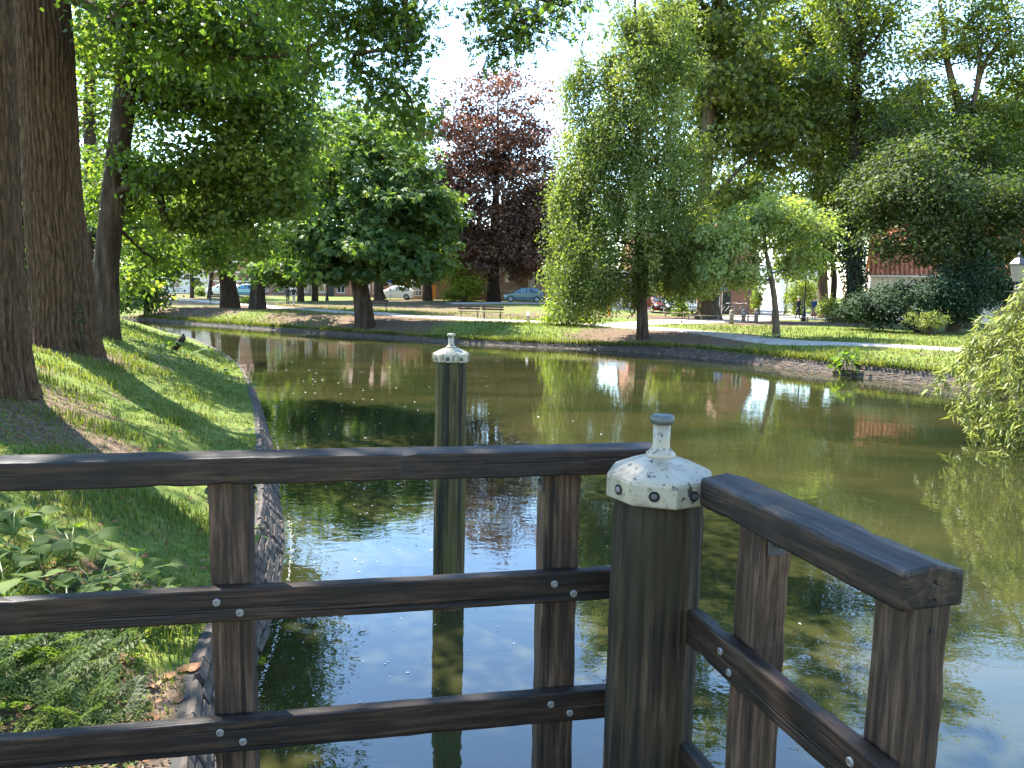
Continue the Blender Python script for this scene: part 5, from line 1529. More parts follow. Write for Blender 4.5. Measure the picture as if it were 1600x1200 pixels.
for x in (0.2, 4.2, 8.4, 11.8):
    MB().box(x, x + 0.75, -0.75, -0.002, 0, 5.6).prism([(-0.75, 5.6), (-0.002, 5.6), (-0.002, 6.6)], x + 0.002, x + 0.748, 'x').build('buttress', M['stone'], church, bevel=0.02)
MB().box(-0.02, 12.62, -0.09, -0.003, 1.2, 1.34).build('string_course', M['stone'], church)
MB().tube([(5.06, -0.12, 0), (5.06, -0.12, 7.2)], 0.07, 8).build('drain_pipe', M['black'], church)

house('timber_garage', 'small garage clad in pale boards behind the hornbeam trunk', (9.63, 82.00), 2.75, 6, 2.6, 4.0, 'white_render', 'slate', [], [(1.9, 2.6, 0.05, 2.1, 'black')], 0.0, group=GH)
for ob in [q for q in bpy.data.objects if q.name.startswith('timber_garage')]:
    for k in range(11):
        MB().prism([(-0.035, 0.1 + k * 0.215), (-0.012, 0.1 + k * 0.215), (-0.004, 0.312 + k * 0.215), (-0.012, 0.312 + k * 0.215)], 0.02, 1.88, 'x').build('board', M['white_render'], ob)
house('brick_house', 'brick house behind the parked dark car', (13.03, 86.00), 9.8, 9, 5.2, 8.6, 'brick_orange', 'roof_brown',
      [(1.4, 2.6, 0.9, 2.5), (4.6, 5.8, 0.9, 2.5), (7.6, 8.8, 0.9, 2.5), (1.4, 2.6, 3.3, 4.7), (4.6, 5.8, 3.3, 4.7), (7.6, 8.8, 3.3, 4.7)], [(3.1, 4.0, 0.05, 2.3)], 0.0, group=GH)
house('corner_house', 'red brick corner building behind the parked bicycles', (18.39, 73.00), 4.55, 11, 5.4, 9.0, 'brick_red', 'roof_brown',
      [(0.4, 1.1, 0.3, 2.0, 1, 2), (2.6, 3.5, 3.2, 4.8), (0.5, 1.4, 3.2, 4.8)], [(1.35, 2.1, 0.05, 2.2, 'black')], 0.0, group=GH, gable=True)
house('white_house', 'bright white house down the street to the right of the slim tree', (37.08, 108.00), 7.0, 9, 4.6, 8.6, 'white_render', 'slate',
      [(0.6, 1.5, 0.8, 2.4), (3.4, 4.4, 2.9, 4.3), (5.4, 6.4, 2.9, 4.3)], [(2.1, 3.0, 0.05, 2.2)], 0.15, group=GH, gable=True)
house('brick_house', 'small far house with a red front at the end of the street', (46.87, 150.00), 9.0, 9, 3.2, 6.2, 'brick_orange', 'tile_red', [(1, 2.2, 0.9, 2.3), (5.5, 7, 0.9, 2.3)], [(3.4, 4.4, 0.05, 2.2)], 0.0, group=GH)
x, y, z = fbase((41.70, 128.00))
tree('lime_tree', 'distant street tree at the end of the far street', (x, y, z), [(x, y, z - 0.1, 0.2), (x, y, z + 2.6, 0.16), (x, y, z + 5, 0.05)], [((x, y, z + 4.6), (2.6, 2.4, 2.2), 44)], dict(mat='lf_pale', size=0.4, per=40, spread=(0.6, 0.6, 0.5)), 'bark', 91, 8, 0, 0.3, GF)

# cream house with the pantile roof
hx, hy = (28.49, 62.00)
hz = gz(hx, hy) - 0.12
ch_ = empty('cream_house', (hx, hy, hz), -0.40)
tag(ch_, 'cream rendered house with a red pantile roof behind the dark shrub', 'house', GH)
b = MB()
HW, HD, EV = 17.0, 9.0, 3.95
wins = [(3.2, 4.2, 1.0, 2.4), (6.0, 7.0, 1.0, 2.4), (9.0, 10.0, 1.0, 2.4)]
wall_with_holes(b, 0, HW, 0, EV, 0, 0.2, wins)
b.add([(0, 0, 0), (0, HD, 0), (0, HD, EV), (0, HD / 2, EV + 4.2), (0, 0, EV)], [(0, 4, 3, 2, 1)])
b.add([(HW, 0, 0), (HW, HD, 0), (HW, HD, EV), (HW, HD / 2, EV + 4.2), (HW, 0, EV)], [(0, 1, 2, 3, 4)])
b.build('wall', M['cream'], ch_)
MB().box(0.3, HW - 0.3, 0.5, 0.6, 0.1, EV - 0.1).build('unlit_room_slab', M['hole'], ch_)  # near-black slab for the unlit room behind the windows
for h in wins:
    window(ch_, h, 0.0)
nx_ = int(HW / 0.34 * 8)
xs = np.linspace(-0.2, HW + 0.2, nx_)
cs, zs, ys = 12, [], []
for k in range(cs):
    u0, u1 = k / cs, (k + 1) / cs
    for u, lift in ((u0, 0.10), (u1, 0.0)):
        ys.append(-0.35 + u * (HD / 2 + 0.35))
        zs.append(EV - 0.30 + u * (4.2 + 0.33) + lift)
Xr, Yr = np.meshgrid(xs, ys)
Zr = np.repeat(np.array(zs)[:, None], nx_, 1) + 0.075 * np.sin(Xr * 2 * np.pi / 0.34) + 0.03 * np.sin(Xr * 4 * np.pi / 0.34) + 0.03 * (vn(Xr * 0.4, Yr * 0.4, 1) - 0.5)
o = link('roof', grid_mesh('roof', np.stack([Xr, Yr, Zr], -1), np.zeros(Xr.shape)), M['tile_red'], ch_)
MB().add([(-0.2, HD / 2, EV + 4.2), (HW + 0.2, HD / 2, EV + 4.2), (HW + 0.2, HD + 0.3, EV - 0.2), (-0.2, HD + 0.3, EV - 0.2)], [(0, 1, 2, 3)]).build('back_roof', M['tile_red'], ch_)
MB().tube([(-0.2, HD / 2, EV + 4.24), (HW + 0.2, HD / 2, EV + 4.24)], 0.12, 8).build('ridge_tile', M['tile_red'], o)
MB().box(-0.1, HW + 0.1, -0.42, -0.32, EV - 0.36, EV - 0.26).build('gutter', M['white_render'], ch_)
MB().box(12.4, 13.3, HD / 2 - 0.4, HD / 2 + 0.4, EV + 3.6, EV + 5.4).build('chimney', M['brick_orange'], o)

# ------------------------------------------------------------------ vehicles
def car(label, p, rz, paint, seed, tall=1.0, z=None):
    root = empty('parked_car', (p[0], p[1], (gz(*p) + 0.05) if z is None else z), rz)
    tag(root, label, 'car', 'cars parked beyond the park')
    st = [(-2.02, 0.42, 0.62, 0.68, 0.60), (-1.98, 0.24, 0.86, 0.92, 0.78), (-1.75, 0.20, 0.94, 1.24, 0.82), (-1.30, 0.20, 0.95, 1.46, 0.84), (-0.4, 0.20, 0.95, 1.50, 0.85), (0.25, 0.20, 0.95, 1.44, 0.85),
          (0.62, 0.20, 0.95, 1.24, 0.85), (1.05, 0.20, 0.94, 0.99, 0.84), (1.65, 0.20, 0.84, 0.88, 0.80), (1.95, 0.24, 0.68, 0.72, 0.70), (2.02, 0.36, 0.54, 0.58, 0.56)]
    vs, fs = [], []
    for x_, zb, zl, zr_, hw in st:
        top = max(zr_ * tall if zr_ > 1.0 else zr_, zl + 0.02)
        tw = hw * (0.74 if top > 1.1 else 0.9)
        vs += [(x_, -hw * 0.9, zb), (x_, -hw, (zb + zl) / 2), (x_, -hw * 0.98, zl), (x_, -tw, top - 0.05), (x_, -tw * 0.86, top), (x_, tw * 0.86, top), (x_, tw, top - 0.05), (x_, hw * 0.98, zl), (x_, hw, (zb + zl) / 2), (x_, hw * 0.9, zb)]
    n = 10
    for i in range(len(st) - 1):
        for k in range(n):
            fs.append((i * n + k, i * n + (k + 1) % n, (i + 1) * n + (k + 1) % n, (i + 1) * n + k))
    fs += [tuple(range(n)), tuple(range((len(st) - 1) * n, len(st) * n))[::-1]]
    body = MB().add(vs, fs).build('body', M[paint], root, smooth=False)
    body.modifiers.new('b', 'BEVEL').width = 0.03
    V = lambda i, k: Vector(vs[i * n + k])
    def panel(corners, name, out):
        c = sum(corners, Vector()) / 4
        q = [c + (p_ - c) * 0.84 + out for p_ in corners]
        MB().add([tuple(a) for a in q] + [tuple(a - out * 3) for a in q], [(0, 1, 2, 3), (0, 4, 5, 1), (1, 5, 6, 2), (2, 6, 7, 3), (3, 7, 4, 0)]).build(name, M['glass'], root)
    for s_, a, b_ in ((-1, 2, 3), (1, 7, 6)):
        o_ = Vector((0, 0.012 * s_, 0.004))
        panel([V(2, a), V(4, a), V(4, b_), V(2, b_)], 'side_window', o_)
        panel([V(4, a), V(6, a) * 0.6 + V(7, a) * 0.4, V(6, b_) * 0.8 + V(5, b_) * 0.2, V(4, b_)], 'side_window', o_)
    panel([V(7, 4), V(7, 5), V(5, 5), V(5, 4)], 'windscreen', Vector((0.012, 0, 0.014)))
    panel([V(1, 4), V(1, 5), V(3, 5), V(3, 4)], 'rear_window', Vector((-0.014, 0, 0.012)))
    for s_ in (-1, 1):
        MB().box(1.93, 2.03, s_ * 0.56 - 0.13, s_ * 0.56 + 0.13, 0.58, 0.70).build('headlight', M['white_paint'], root, bevel=0.02)
        MB().box(-2.04, -1.97, s_ * 0.64 - 0.09, s_ * 0.64 + 0.09, 0.66, 0.86).build('tail_light', M['orange'], root, bevel=0.02)
        for xw in (-1.28, 1.30):
            w = MB().lathe([(0.20, -0.1), (0.29, -0.1), (0.315, -0.06), (0.315, 0.06), (0.29, 0.1), (0.20, 0.1)], 18).build('wheel', M['tyre'], root, smooth=True)
            w.location = (xw, s_ * 0.78, 0.315)
            w.rotation_euler = (R(90), 0, 0)
            MB().lathe([(0.05, -0.108), (0.19, -0.106), (0.20, -0.09), (0.20, 0.09), (0.19, 0.106), (0.05, 0.108)], 12).build('rim', M['grey'], w)
    MB().box(2.0, 2.04, -0.26, 0.26, 0.42, 0.53).build('number_plate', M['white_paint'], root)
    return root
M['car_teal'] = plain('car_teal', (0.085, 0.145, 0.15), 0.25, 0.2, 0.6, 0.05)
M['car_blue'] = plain('car_blue', (0.10, 0.24, 0.30), 0.25, 0.2, 0.6, 0.05)
M['car_white'] = plain('car_white', (0.72, 0.73, 0.73), 0.3, 0.0, 0.6, 0.03)
M['car_black'] = plain('car_black', (0.02, 0.022, 0.026), 0.2, 0.2, 0.6, 0.05)
M['car_red'] = plain('car_red', (0.11, 0.008, 0.01), 0.25, 0.1, 0.6, 0.05)
M['car_grey'] = plain('car_grey', (0.26, 0.28, 0.30), 0.25, 0.4, 0.6, 0.05)
car('pale teal hatchback parked in front of the church', (1.00, 78.00), math.pi, 'car_teal', 1)
car('light blue car behind the gap between the two stout trunks', (-31.24, 90.00), math.pi, 'car_blue', 2)
car('white car in front of the orange brick annex', (-13.01, 85.00), math.pi, 'car_white', 3)
car('white car left of the stout trunk in front of the banded house', (-34.53, 92.00), math.pi, 'car_white', 6)
car('black car facing the park, parked right of the hornbeam trunk', (14.18, 69.00), R(-95), 'car_black', 4, 1.1)
car('dark red car parked behind the hornbeam, left of the black car', (13.17, 71.00), R(-85), 'car_red', 5)
car('grey car parked right of the black car near the giant trunk', (15.66, 70.00), R(-92), 'car_grey', 7)

# ------------------------------------------------------------------ people (one skinned body each)
def person(label, p, rz, h, cloth, stride, arm, skirt=False, bag=False):
    x, y = p
    root = empty('person', (x, y, gz(x, y) + 0.05), rz)
    tag(root, label, 'person')
    k = h / 1.75
    J = {'pel': (0, 0, 0.95), 'sp': (0, 0.01, 1.12), 'ch': (0, 0.0, 1.32), 'ne': (0, 0.0, 1.47), 'hd0': (0, -0.015, 1.56), 'hd': (0, -0.025, 1.65), 'hd1': (0, -0.015, 1.72),
         'shl': (0.17, 0, 1.40), 'ell': (0.23, 0.03 + arm * 0.2, 1.13), 'wrl': (0.22, -0.08 + arm * 0.25, 0.90), 'hal': (0.215, -0.11 + arm * 0.26, 0.81),
         'shr': (-0.17, 0, 1.40), 'elr': (-0.23, 0.05 - arm * 0.2, 1.13), 'wrr': (-0.22, -0.06 - arm * 0.25, 0.90), 'har': (-0.215, -0.09 - arm * 0.26, 0.81),
         'hpl': (0.09, 0, 0.90), 'knl': (0.095, -0.03 - stride * 0.5, 0.50), 'anl': (0.095, 0.03 - stride, 0.09), 'tol': (0.10, -0.13 - stride, 0.035),
         'hpr': (-0.09, 0, 0.90), 'knr': (-0.095, -0.03 + stride * 0.3, 0.50), 'anr': (-0.095, 0.05 + stride, 0.10), 'tor': (-0.10, -0.10 + stride, 0.035)}
    Rd = {'pel': (0.155, 0.11), 'sp': (0.14, 0.10), 'ch': (0.165, 0.115), 'ne': (0.06, 0.06), 'hd0': (0.07, 0.085), 'hd': (0.085, 0.105), 'hd1': (0.065, 0.08), 'shl': (0.07, 0.07), 'ell': (0.046, 0.046), 'wrl': (0.032, 0.03), 'hal': (0.022, 0.045),
          'hpl': (0.095, 0.10), 'knl': (0.062, 0.065), 'anl': (0.04, 0.045), 'tol': (0.045, 0.032)}
    E_ = [('pel', 'sp'), ('sp', 'ch'), ('ch', 'ne'), ('ne', 'hd0'), ('hd0', 'hd'), ('hd', 'hd1')]
    for s_ in 'lr':
        E_ += [('ch', 'sh' + s_), ('sh' + s_, 'el' + s_), ('el' + s_, 'wr' + s_), ('wr' + s_, 'ha' + s_), ('pel', 'hp' + s_), ('hp' + s_, 'kn' + s_), ('kn' + s_, 'an' + s_), ('an' + s_, 'to' + s_)]
    names = list(J)
    me = bpy.data.meshes.new('person_skin')
    me.from_pydata([tuple(c * k for c in J[q]) for q in names], [(names.index(a), names.index(b)) for a, b in E_], [])
    ob = bpy.data.objects.new('body', me)
    COL.objects.link(ob)
    ob.modifiers.new('skin', 'SKIN')
    ob.modifiers.new('sub', 'SUBSURF').levels = 2
    for i, q in enumerate(names):
        r_ = Rd.get(q) or Rd[q[:-1] + 'l']
        me.skin_vertices[0].data[i].radius = (r_[0] * k, r_[1] * k)
        me.skin_vertices[0].data[i].use_root = (q == 'pel')
    dg = bpy.context.evaluated_depsgraph_get()
    me2 = bpy.data.meshes.new_from_object(ob.evaluated_get(dg))
    bpy.data.objects.remove(ob)
    me2.materials.clear()
    for nm in cloth:
        me2.materials.append(M[nm])
    for pl in me2.polygons:                   # top, legs, skin, shoes
        c = pl.center / k
        if c.z > 1.46 or (abs(c.x) > 0.17 and c.z < 0.93 and c.z > 0.7): pl.material_index = 2
        elif c.z > 0.93: pl.material_index = 0
        elif c.z > 0.10: pl.material_index = 1
        else: pl.material_index = 3
        pl.use_smooth = True
    link('body', me2, None, root)
    hair = MB()
    hair.lathe([(0.080 * k, 1.63 * k), (0.103 * k, 1.68 * k), (0.098 * k, 1.74 * k), (0.07 * k, 1.785 * k), (0.025 * k, 1.80 * k)], 14, (0, 0.022 * k, 0))
    hair.build('hair', M[cloth[4]], root, smooth=True)
    # face: nose, eyes, mouth on the front (-y) of the head
    MB().lathe([(0.004, 0.03), (0.012, 0.012), (0.016, 0.0), (0.006, -0.006)][::-1], 8, (0, -0.122 * k, 1.645 * k)).build('nose', M[cloth[2]], root, smooth=True)
    for s_ in (-1, 1):
        MB().lathe([(0.004, -0.008), (0.011, 0.0), (0.004, 0.008)], 8, (s_ * 0.032 * k, -0.112 * k, 1.67 * k)).build('eye', M['black'], root)
    MB().box(-0.022 * k, 0.022 * k, -0.118 * k, -0.105 * k, 1.598 * k, 1.606 * k).build('mouth', M['car_red'], root)
    if skirt:
        s = MB()
        s.lathe([(0.26 * k, 0.30 * k), (0.24 * k, 0.55 * k), (0.19 * k, 0.85 * k), (0.155 * k, 0.98 * k)], 18)
        s.build('skirt', M[cloth[1]], root, smooth=True)
    if bag:
        MB().box(0.24 * k, 0.34 * k, -0.12 * k, 0.10 * k, 0.72 * k, 0.95 * k).build('bag', M['grey'], root, bevel=0.02)
    return root
M['skin'] = plain('skin', (0.48, 0.30, 0.22), 0.6, var=0.05)
M['hair_dark'] = plain('hair_dark', (0.03, 0.022, 0.016), 0.6)
M['hair_grey'] = plain('hair_grey', (0.22, 0.19, 0.16), 0.6)
M['cl_black'] = plain('cloth_black', (0.02, 0.02, 0.023), 0.85)
M['cl_blue'] = plain('cloth_blue', (0.02, 0.045, 0.16), 0.85)
M['cl_plum'] = surf('cloth_plum', [(0.35, (0.08, 0.035, 0.06)), (0.5, (0.20, 0.10, 0.13)), (0.65, (0.32, 0.24, 0.26))], 14, rough=0.9)
M['cl_grey'] = plain('cloth_grey', (0.36, 0.35, 0.34), 0.85)
M['cl_navy'] = plain('cloth_navy', (0.03, 0.035, 0.05), 0.85)
person('person dressed all in black walking beside the black lamp post', (21.93, 59.50), R(25), 1.72, ['cl_black', 'cl_black', 'skin', 'black', 'hair_grey'], 0.12, 0.4)
person('person in a blue top and patterned long skirt right of the lamp post', (23.35, 60.00), R(-15), 1.68, ['cl_blue', 'cl_plum', 'skin', 'black', 'hair_dark'], 0.10, 0.3, skirt=True)
person('person in a dark jacket, left one of the couple on the path', (-20.48, 70.00), R(190), 1.70, ['cl_navy', 'cl_navy', 'skin', 'black', 'hair_dark'], 0.20, 0.5, bag=True)
person('person in a dark top and light grey trousers, right one of the couple', (-19.67, 69.00), R(170), 1.76, ['cl_black', 'cl_grey', 'skin', 'black', 'hair_dark'], 0.22, 0.5)

# ------------------------------------------------------------------ street furniture
def lamp_post(label, p, h, z=None):
    z = gz(*p) if z is None else z
    root = empty('lamp_post', (p[0], p[1], z))
    tag(root, label, 'lamp post', 'old style lamp posts')
    MB().lathe([(0.19, -0.1), (0.19, 0.25), (0.15, 0.32), (0.13, 0.75), (0.09, 0.85), (0.06, 1.0), (0.045, h - 0.35), (0.07, h - 0.3), (0.05, h - 0.22), (0.03, h)], 12).build('pole', M['black'], root, smooth=True)
    l_ = MB().lathe([(0.10, h), (0.21, h + 0.42), (0.20, h + 0.44)], 6).build('lantern', M['lamp_glass'], root)
    MB().lathe([(0.25, h + 0.44), (0.24, h + 0.48), (0.11, h + 0.62), (0.04, h + 0.66), (0.05, h + 0.72), (0.01, h + 0.80)], 6).build('lantern_cap', M['black'], l_)
    MB().box(-0.3, 0.3, -0.015, 0.015, h - 0.28, h - 0.25).build('ladder_bar', M['black'], root)
    return root
lamp_post('black lamp post between the two people by the street', (21.63, 57.50), 3.9)
lamp_post('black lamp post further down the street', (26.06, 74.00), 3.9)
lamp_post('lamp post with a pale lantern rising above the willow', (13.60, 21.00), 2.95)
lamp_post('dark lamp post in front of the brown terrace house', (-19.83, 82.00), 3.6)

def traffic_sign(label, p, h, kind, z=None):
    root = empty('street_sign', (p[0], p[1], gz(*p)))
    tag(root, label, 'sign')
    MB().tube([(0, 0, -0.1), (0, 0, h + 0.3)], 0.035, 8).build('pole', M['grey'], root)
    s = 0.32
    pl = MB().box(-s, s, -0.06, -0.036, h - s, h + s).build('plate', M['blue'], root, bevel=0.01)
    if kind == 'ring':
        b = MB()
        n = 16
        for k in range(n):
            a0, a1 = R(40) + k * R(280) / n, R(40) + (k + 1) * R(280) / n
            q = [(0.20 * math.cos(a0), 0.20 * math.sin(a0)), (0.20 * math.cos(a1), 0.20 * math.sin(a1)), (0.135 * math.cos(a1), 0.135 * math.sin(a1)), (0.135 * math.cos(a0), 0.135 * math.sin(a0))]
            b.add([(u, -0.064, h + v_) for u, v_ in q], [(0, 3, 2, 1)])
        b.build('mark', M['white_paint'], pl)
    else:
        MB().box(-0.30, 0.30, -0.066, -0.061, h - 0.30, h - 0.02).build('mark', M['white_paint'], pl)
    return root
traffic_sign('square blue sign with a white open ring on a thin post', (17.25, 64.00), 2.45, 'ring')
traffic_sign('blue and white notice sign in front of the terrace houses', (-23.03, 88.00), 1.9, 'half')
traffic_sign('small blue sign on a post left of the orange door', (-13.42, 84.00), 1.9, 'half')

# thin dark sign poles at the street corner
for label, p in (('thin dark pole behind the parked bicycles', (18.50, 66.00)), ('thin dark pole at the corner of the red brick building', (20.69, 68.00))):
    r_ = empty('sign_pole', (p[0], p[1], gz(*p)))
    tag(r_, label, 'pole')
    MB().tube([(0, 0, -0.1), (0, 0, 3.0)], 0.045, 8).build('pole', M['black'], r_)
    MB().lathe([(0.09, -0.05), (0.09, 0.3), (0.05, 0.36)], 10).build('foot', M['black'], r_)

# bollards and the low rail
bv = MB().lathe([(0.15, -0.2), (0.15, 0.66), (0.13, 0.72), (0.145, 0.76), (0.14, 0.84), (0.09, 0.89), (0.03, 0.9)], 10)
bp_ = [((13.86, 49.00), 'thick stone bollard right of the giant trunk, nearest to the water'), ((15.82, 53.00), 'second stone bollard from the giant trunk'), ((17.32, 55.00), 'third stone bollard from the giant trunk'),
       ((18.55, 55.00), 'stone bollard just left of the slim tree trunk'), ((15.69, 60.00), 'stone bollard close against the flared roots of the giant trunk')]
bme = bv.mesh('bollard')
bme.materials.append(M['bollard_wood'])
bme.polygons.foreach_set('use_smooth', np.ones(len(bme.polygons), bool))
for p, lb in bp_:
    r_ = empty('bollard', (p[0], p[1], gz(*p)))
    tag(r_, lb, 'bollard', 'stone bollards by the street')
    link('shaft', bme, None, r_)
    MB().lathe([(0.148, 0.58), (0.156, 0.60), (0.156, 0.64), (0.148, 0.66)], 10).build('band', M['grey'], r_)

def low_fence(label, pts, h, step, group):
    c = dense(pts, step, 2)
    root = empty('low_fence', (c[0][0], c[0][1], gz(*c[0])))
    tag(root, label, 'fence', group)
    o0 = tuple(root.location)
    prev = None
    for x, y in c:
        z = gz(x, y)
        MB(o0).box(x - 0.05, x + 0.05, y - 0.05, y + 0.05, z - 0.15, z + h).build('post', M['bollard_wood'], root, bevel=0.01)
        if prev:
            MB(o0).tube([(prev[0], prev[1] - 0.075, prev[2] + h - 0.06), (x, y - 0.075, z + h - 0.06)], 0.035, 6).build('rail', M['bollard_wood'], root)
        prev = (x, y, z)
low_fence('low wooden rail fence in front of the bollards and the street', [(12.03, 53.00), (14.58, 53.50), (17.86, 54.00), (22.09, 54.50), (25.49, 55.00)], 0.42, 2.2, 'low wooden fences of the park')
low_fence('short low wooden fence beside the gravel fork, left of the giant trunk', [(10.36, 60.00), (12.14, 59.00), (13.87, 58.00)], 0.40, 1.5, 'low wooden fences of the park')

def bench(label, p, rz, back):
    root = empty('park_bench', (p[0], p[1], gz(*p) + 0.02), rz)
    tag(root, label, 'bench', 'park benches')
    for k in range(3):
        MB().box(-0.75, 0.75, -0.22 + k * 0.15, -0.09 + k * 0.15, 0.44, 0.485).build('slat', M['bench_wood'], root, bevel=0.006)
    for s_ in (-0.55, 0.55):
        MB().tube([(s_, -0.20, 0), (s_, -0.10, 0.43)], 0.03, 6).tube([(s_, 0.20, 0), (s_, 0.14, 0.43)], 0.03, 6).box(s_ - 0.03, s_ + 0.03, -0.2, 0.22, 0.405, 0.438).build('leg', M['dark_steel'], root)
    if back:
        for k in range(2):
            MB().box(-0.75, 0.75, 0.24 + k * 0.03, 0.275 + k * 0.03, 0.58 + k * 0.16, 0.70 + k * 0.16).build('slat', M['bench_wood'], root, bevel=0.006)
        for s_ in (-0.55, 0.55):
            MB().tube([(s_, 0.18, 0.44), (s_, 0.30, 0.88)], 0.02, 6).build('back_support', M['dark_steel'], root)
bench('dark park bench left of the pair near the path', (-3.00, 52.20), R(4), True)
bench('dark park bench right of the pair near the path', (-1.43, 52.00), R(-3), True)
bench('dark park bench with a backrest behind the leaning chestnut trunk', (-10.48, 60.00), R(185), True)
bench('dark park bench half behind the stout left trunk', (-28.52, 74.00), R(10), True)

def marker(name, label, p, r, h, mat, cap=None, cat='post'):
    root = empty(name, (p[0], p[1], gz(*p)))
    tag(root, label, cat)
    MB().lathe([(r, -0.1), (r, h * 0.92), (r * 0.7, h)], 10).build('shaft', M[mat], root, smooth=False)
    if cap:
        MB().lathe([(r * 1.15, h * 0.62), (r * 1.25, h * 0.66), (r * 1.25, h * 0.97), (r * 0.6, h + 0.03)], 10).build('top', M[cap], root)
marker('marker_post', 'small post with a white top on the sunny grass right of the benches', (0.94, 49.50), 0.07, 0.62, 'bollard_wood', 'white_paint')
marker('orange_post', 'orange marker post left of the hornbeam trunk', (7.05, 57.00), 0.13, 1.0, 'orange')
ip = (7.36, 57.00)
r_ = empty('information_board', (ip[0] + 0.1, ip[1], gz(*ip)))
tag(r_, 'small white panel on two short legs right of the orange post', 'sign')
for s_ in (-0.15, 0.15):
    MB().box(s_ - 0.03, s_ + 0.03, -0.03, 0.03, -0.1, 0.62).build('leg', M['bollard_wood'], r_)
MB().box(-0.22, 0.22, -0.06, -0.03, 0.42, 0.86).build('panel', M['white_paint'], r_, bevel=0.01)

# bicycles in front of the corner building
def bicycle():
    root = empty('bicycle', (0, 0, 0))
    def ring(cx_, r, t, nm, mat):
        pts = [(cx_ + r * math.cos(a), 0, 0.35 + r * math.sin(a)) for a in np.linspace(0, 2 * math.pi, 21)]
        return MB().tube(pts, t, 5, False).build(nm, M[mat], root)
    for cx_ in (-0.52, 0.52):
        w = ring(cx_, 0.33, 0.022, 'wheel', 'tyre')
        s = MB()
        for a in np.linspace(0, math.pi, 7)[:-1]:
            s.tube([(cx_ + 0.32 * math.cos(a), 0, 0.35 + 0.32 * math.sin(a)), (cx_ - 0.32 * math.cos(a), 0, 0.35 - 0.32 * math.sin(a))], 0.004, 3, False)
        s.build('spoke', M['steel'], w)['kind'] = 'stuff'
    f = MB()
    for a, b in (((-0.52, 0.35), (-0.12, 0.32)), ((-0.12, 0.32), (-0.22, 0.85)), ((-0.52, 0.35), (-0.2, 0.72)), ((-0.12, 0.32), (0.36, 0.82)), ((-0.2, 0.74), (0.35, 0.86)), ((0.52, 0.35), (0.32, 1.0))):
        f.tube([(a[0], 0, a[1]), (b[0], 0, b[1])], 0.017, 6)
    f.build('frame', M['black'], root)
    MB().box(-0.34, -0.10, -0.07, 0.07, 0.86, 0.92).build('saddle', M['tyre'], root, bevel=0.02)
    MB().tube([(0.22, -0.28, 1.0), (0.33, -0.1, 1.04), (0.33, 0.1, 1.04), (0.22, 0.28, 1.0)], 0.014, 6).build('handlebar', M['steel'], root)
    MB().box(-0.72, -0.28, -0.06, 0.06, 0.72, 0.74).build('carrier', M['grey'], root)
    return root
bk = bicycle()
for k, (p, rz, lb) in enumerate([((18.31, 66.50), 0.5, 'bicycle parked leftmost in front of the red corner building'), ((19.11, 67.00), 0.9, 'bicycle parked second from the left before the red corner building'),
                                 ((19.21, 66.00), 0.3, 'bicycle parked third from the left before the red corner building'), ((19.89, 67.00), 1.1, 'bicycle parked rightmost in front of the red corner building'),
                                 ((23.63, 57.50), 0.2, 'bicycle leaning in the weeds right of the person in blue')]):
    o = bk if k == 0 else copy_tree(bk)
    o.location = (p[0], p[1], gz(*p) + 0.05)
    o.rotation_euler = (0, 0, rz)
    tag(o, lb, 'bicycle', 'parked bicycles')

# charred stake leaning on the near bank
sx, sy = (-9.95, 22.50)
st = empty('leaning_stake', (sx, sy, nz_(sx, sy)))
tag(st, 'short black broken stake leaning out of the near bank grass', 'stake')
MB().tube([(-0.12, 0, -0.15), (0.10, 0, 0.14), (0.28, 0.02, 0.36)], [0.11, 0.10, 0.09], 9).build('shaft', M['pile_wood'], st)
MB().lathe([(0.085, 0.0), (0.06, 0.05), (0.03, 0.11), (0.01, 0.13)], 5, (0.27, 0.02, 0.35)).build('broken_tip', M['hole'], st)

# ------------------------------------------------------------------ grass, weeds and litter
def blades(name, P, h, w, parent=None, seed=3, lean=0.55, label=None, tone=0.5):
    rs = np.random.default_rng(seed)
    n = len(P)
    a = rs.uniform(0, 2 * np.pi, n)
    d = np.c_[np.cos(a), np.sin(a), np.zeros(n)]
    s = np.c_[-np.sin(a), np.cos(a), np.zeros(n)]
    ln = np.abs(rs.normal(0.35, 0.3, n)) * lean / 0.55
    up = np.array([0, 0, 1.0])
    m1 = P + (up * 0.55 + d * (0.18 * ln)[:, None]) * h[:, None]
    tp = P + (up * (1 - 0.25 * ln)[:, None] + d * (0.75 * ln)[:, None]) * h[:, None]
    V = np.stack([P - s * w[:, None], P + s * w[:, None], m1 + s * (w * 0.75)[:, None], m1 - s * (w * 0.75)[:, None], tp + s * (w * 0.12)[:, None], tp - s * (w * 0.12)[:, None]], 1).reshape(-1, 3)
    k = (np.arange(n) * 6)[:, None]
    F = np.stack([k + [0, 1, 2, 3], k + [3, 2, 4, 5]], 1).reshape(-1, 4)
    rn = np.repeat(np.clip(rs.normal(tone, 0.18, n) + 0.45 * (vn(P[:, 0] * 1.1, P[:, 1] * 1.1, 4) - 0.5), 0, 1), 2)
    o = link(name, npmesh(name, V, F, rn), M['grass'], parent)
    tag(o, label, kind='stuff')
    return o

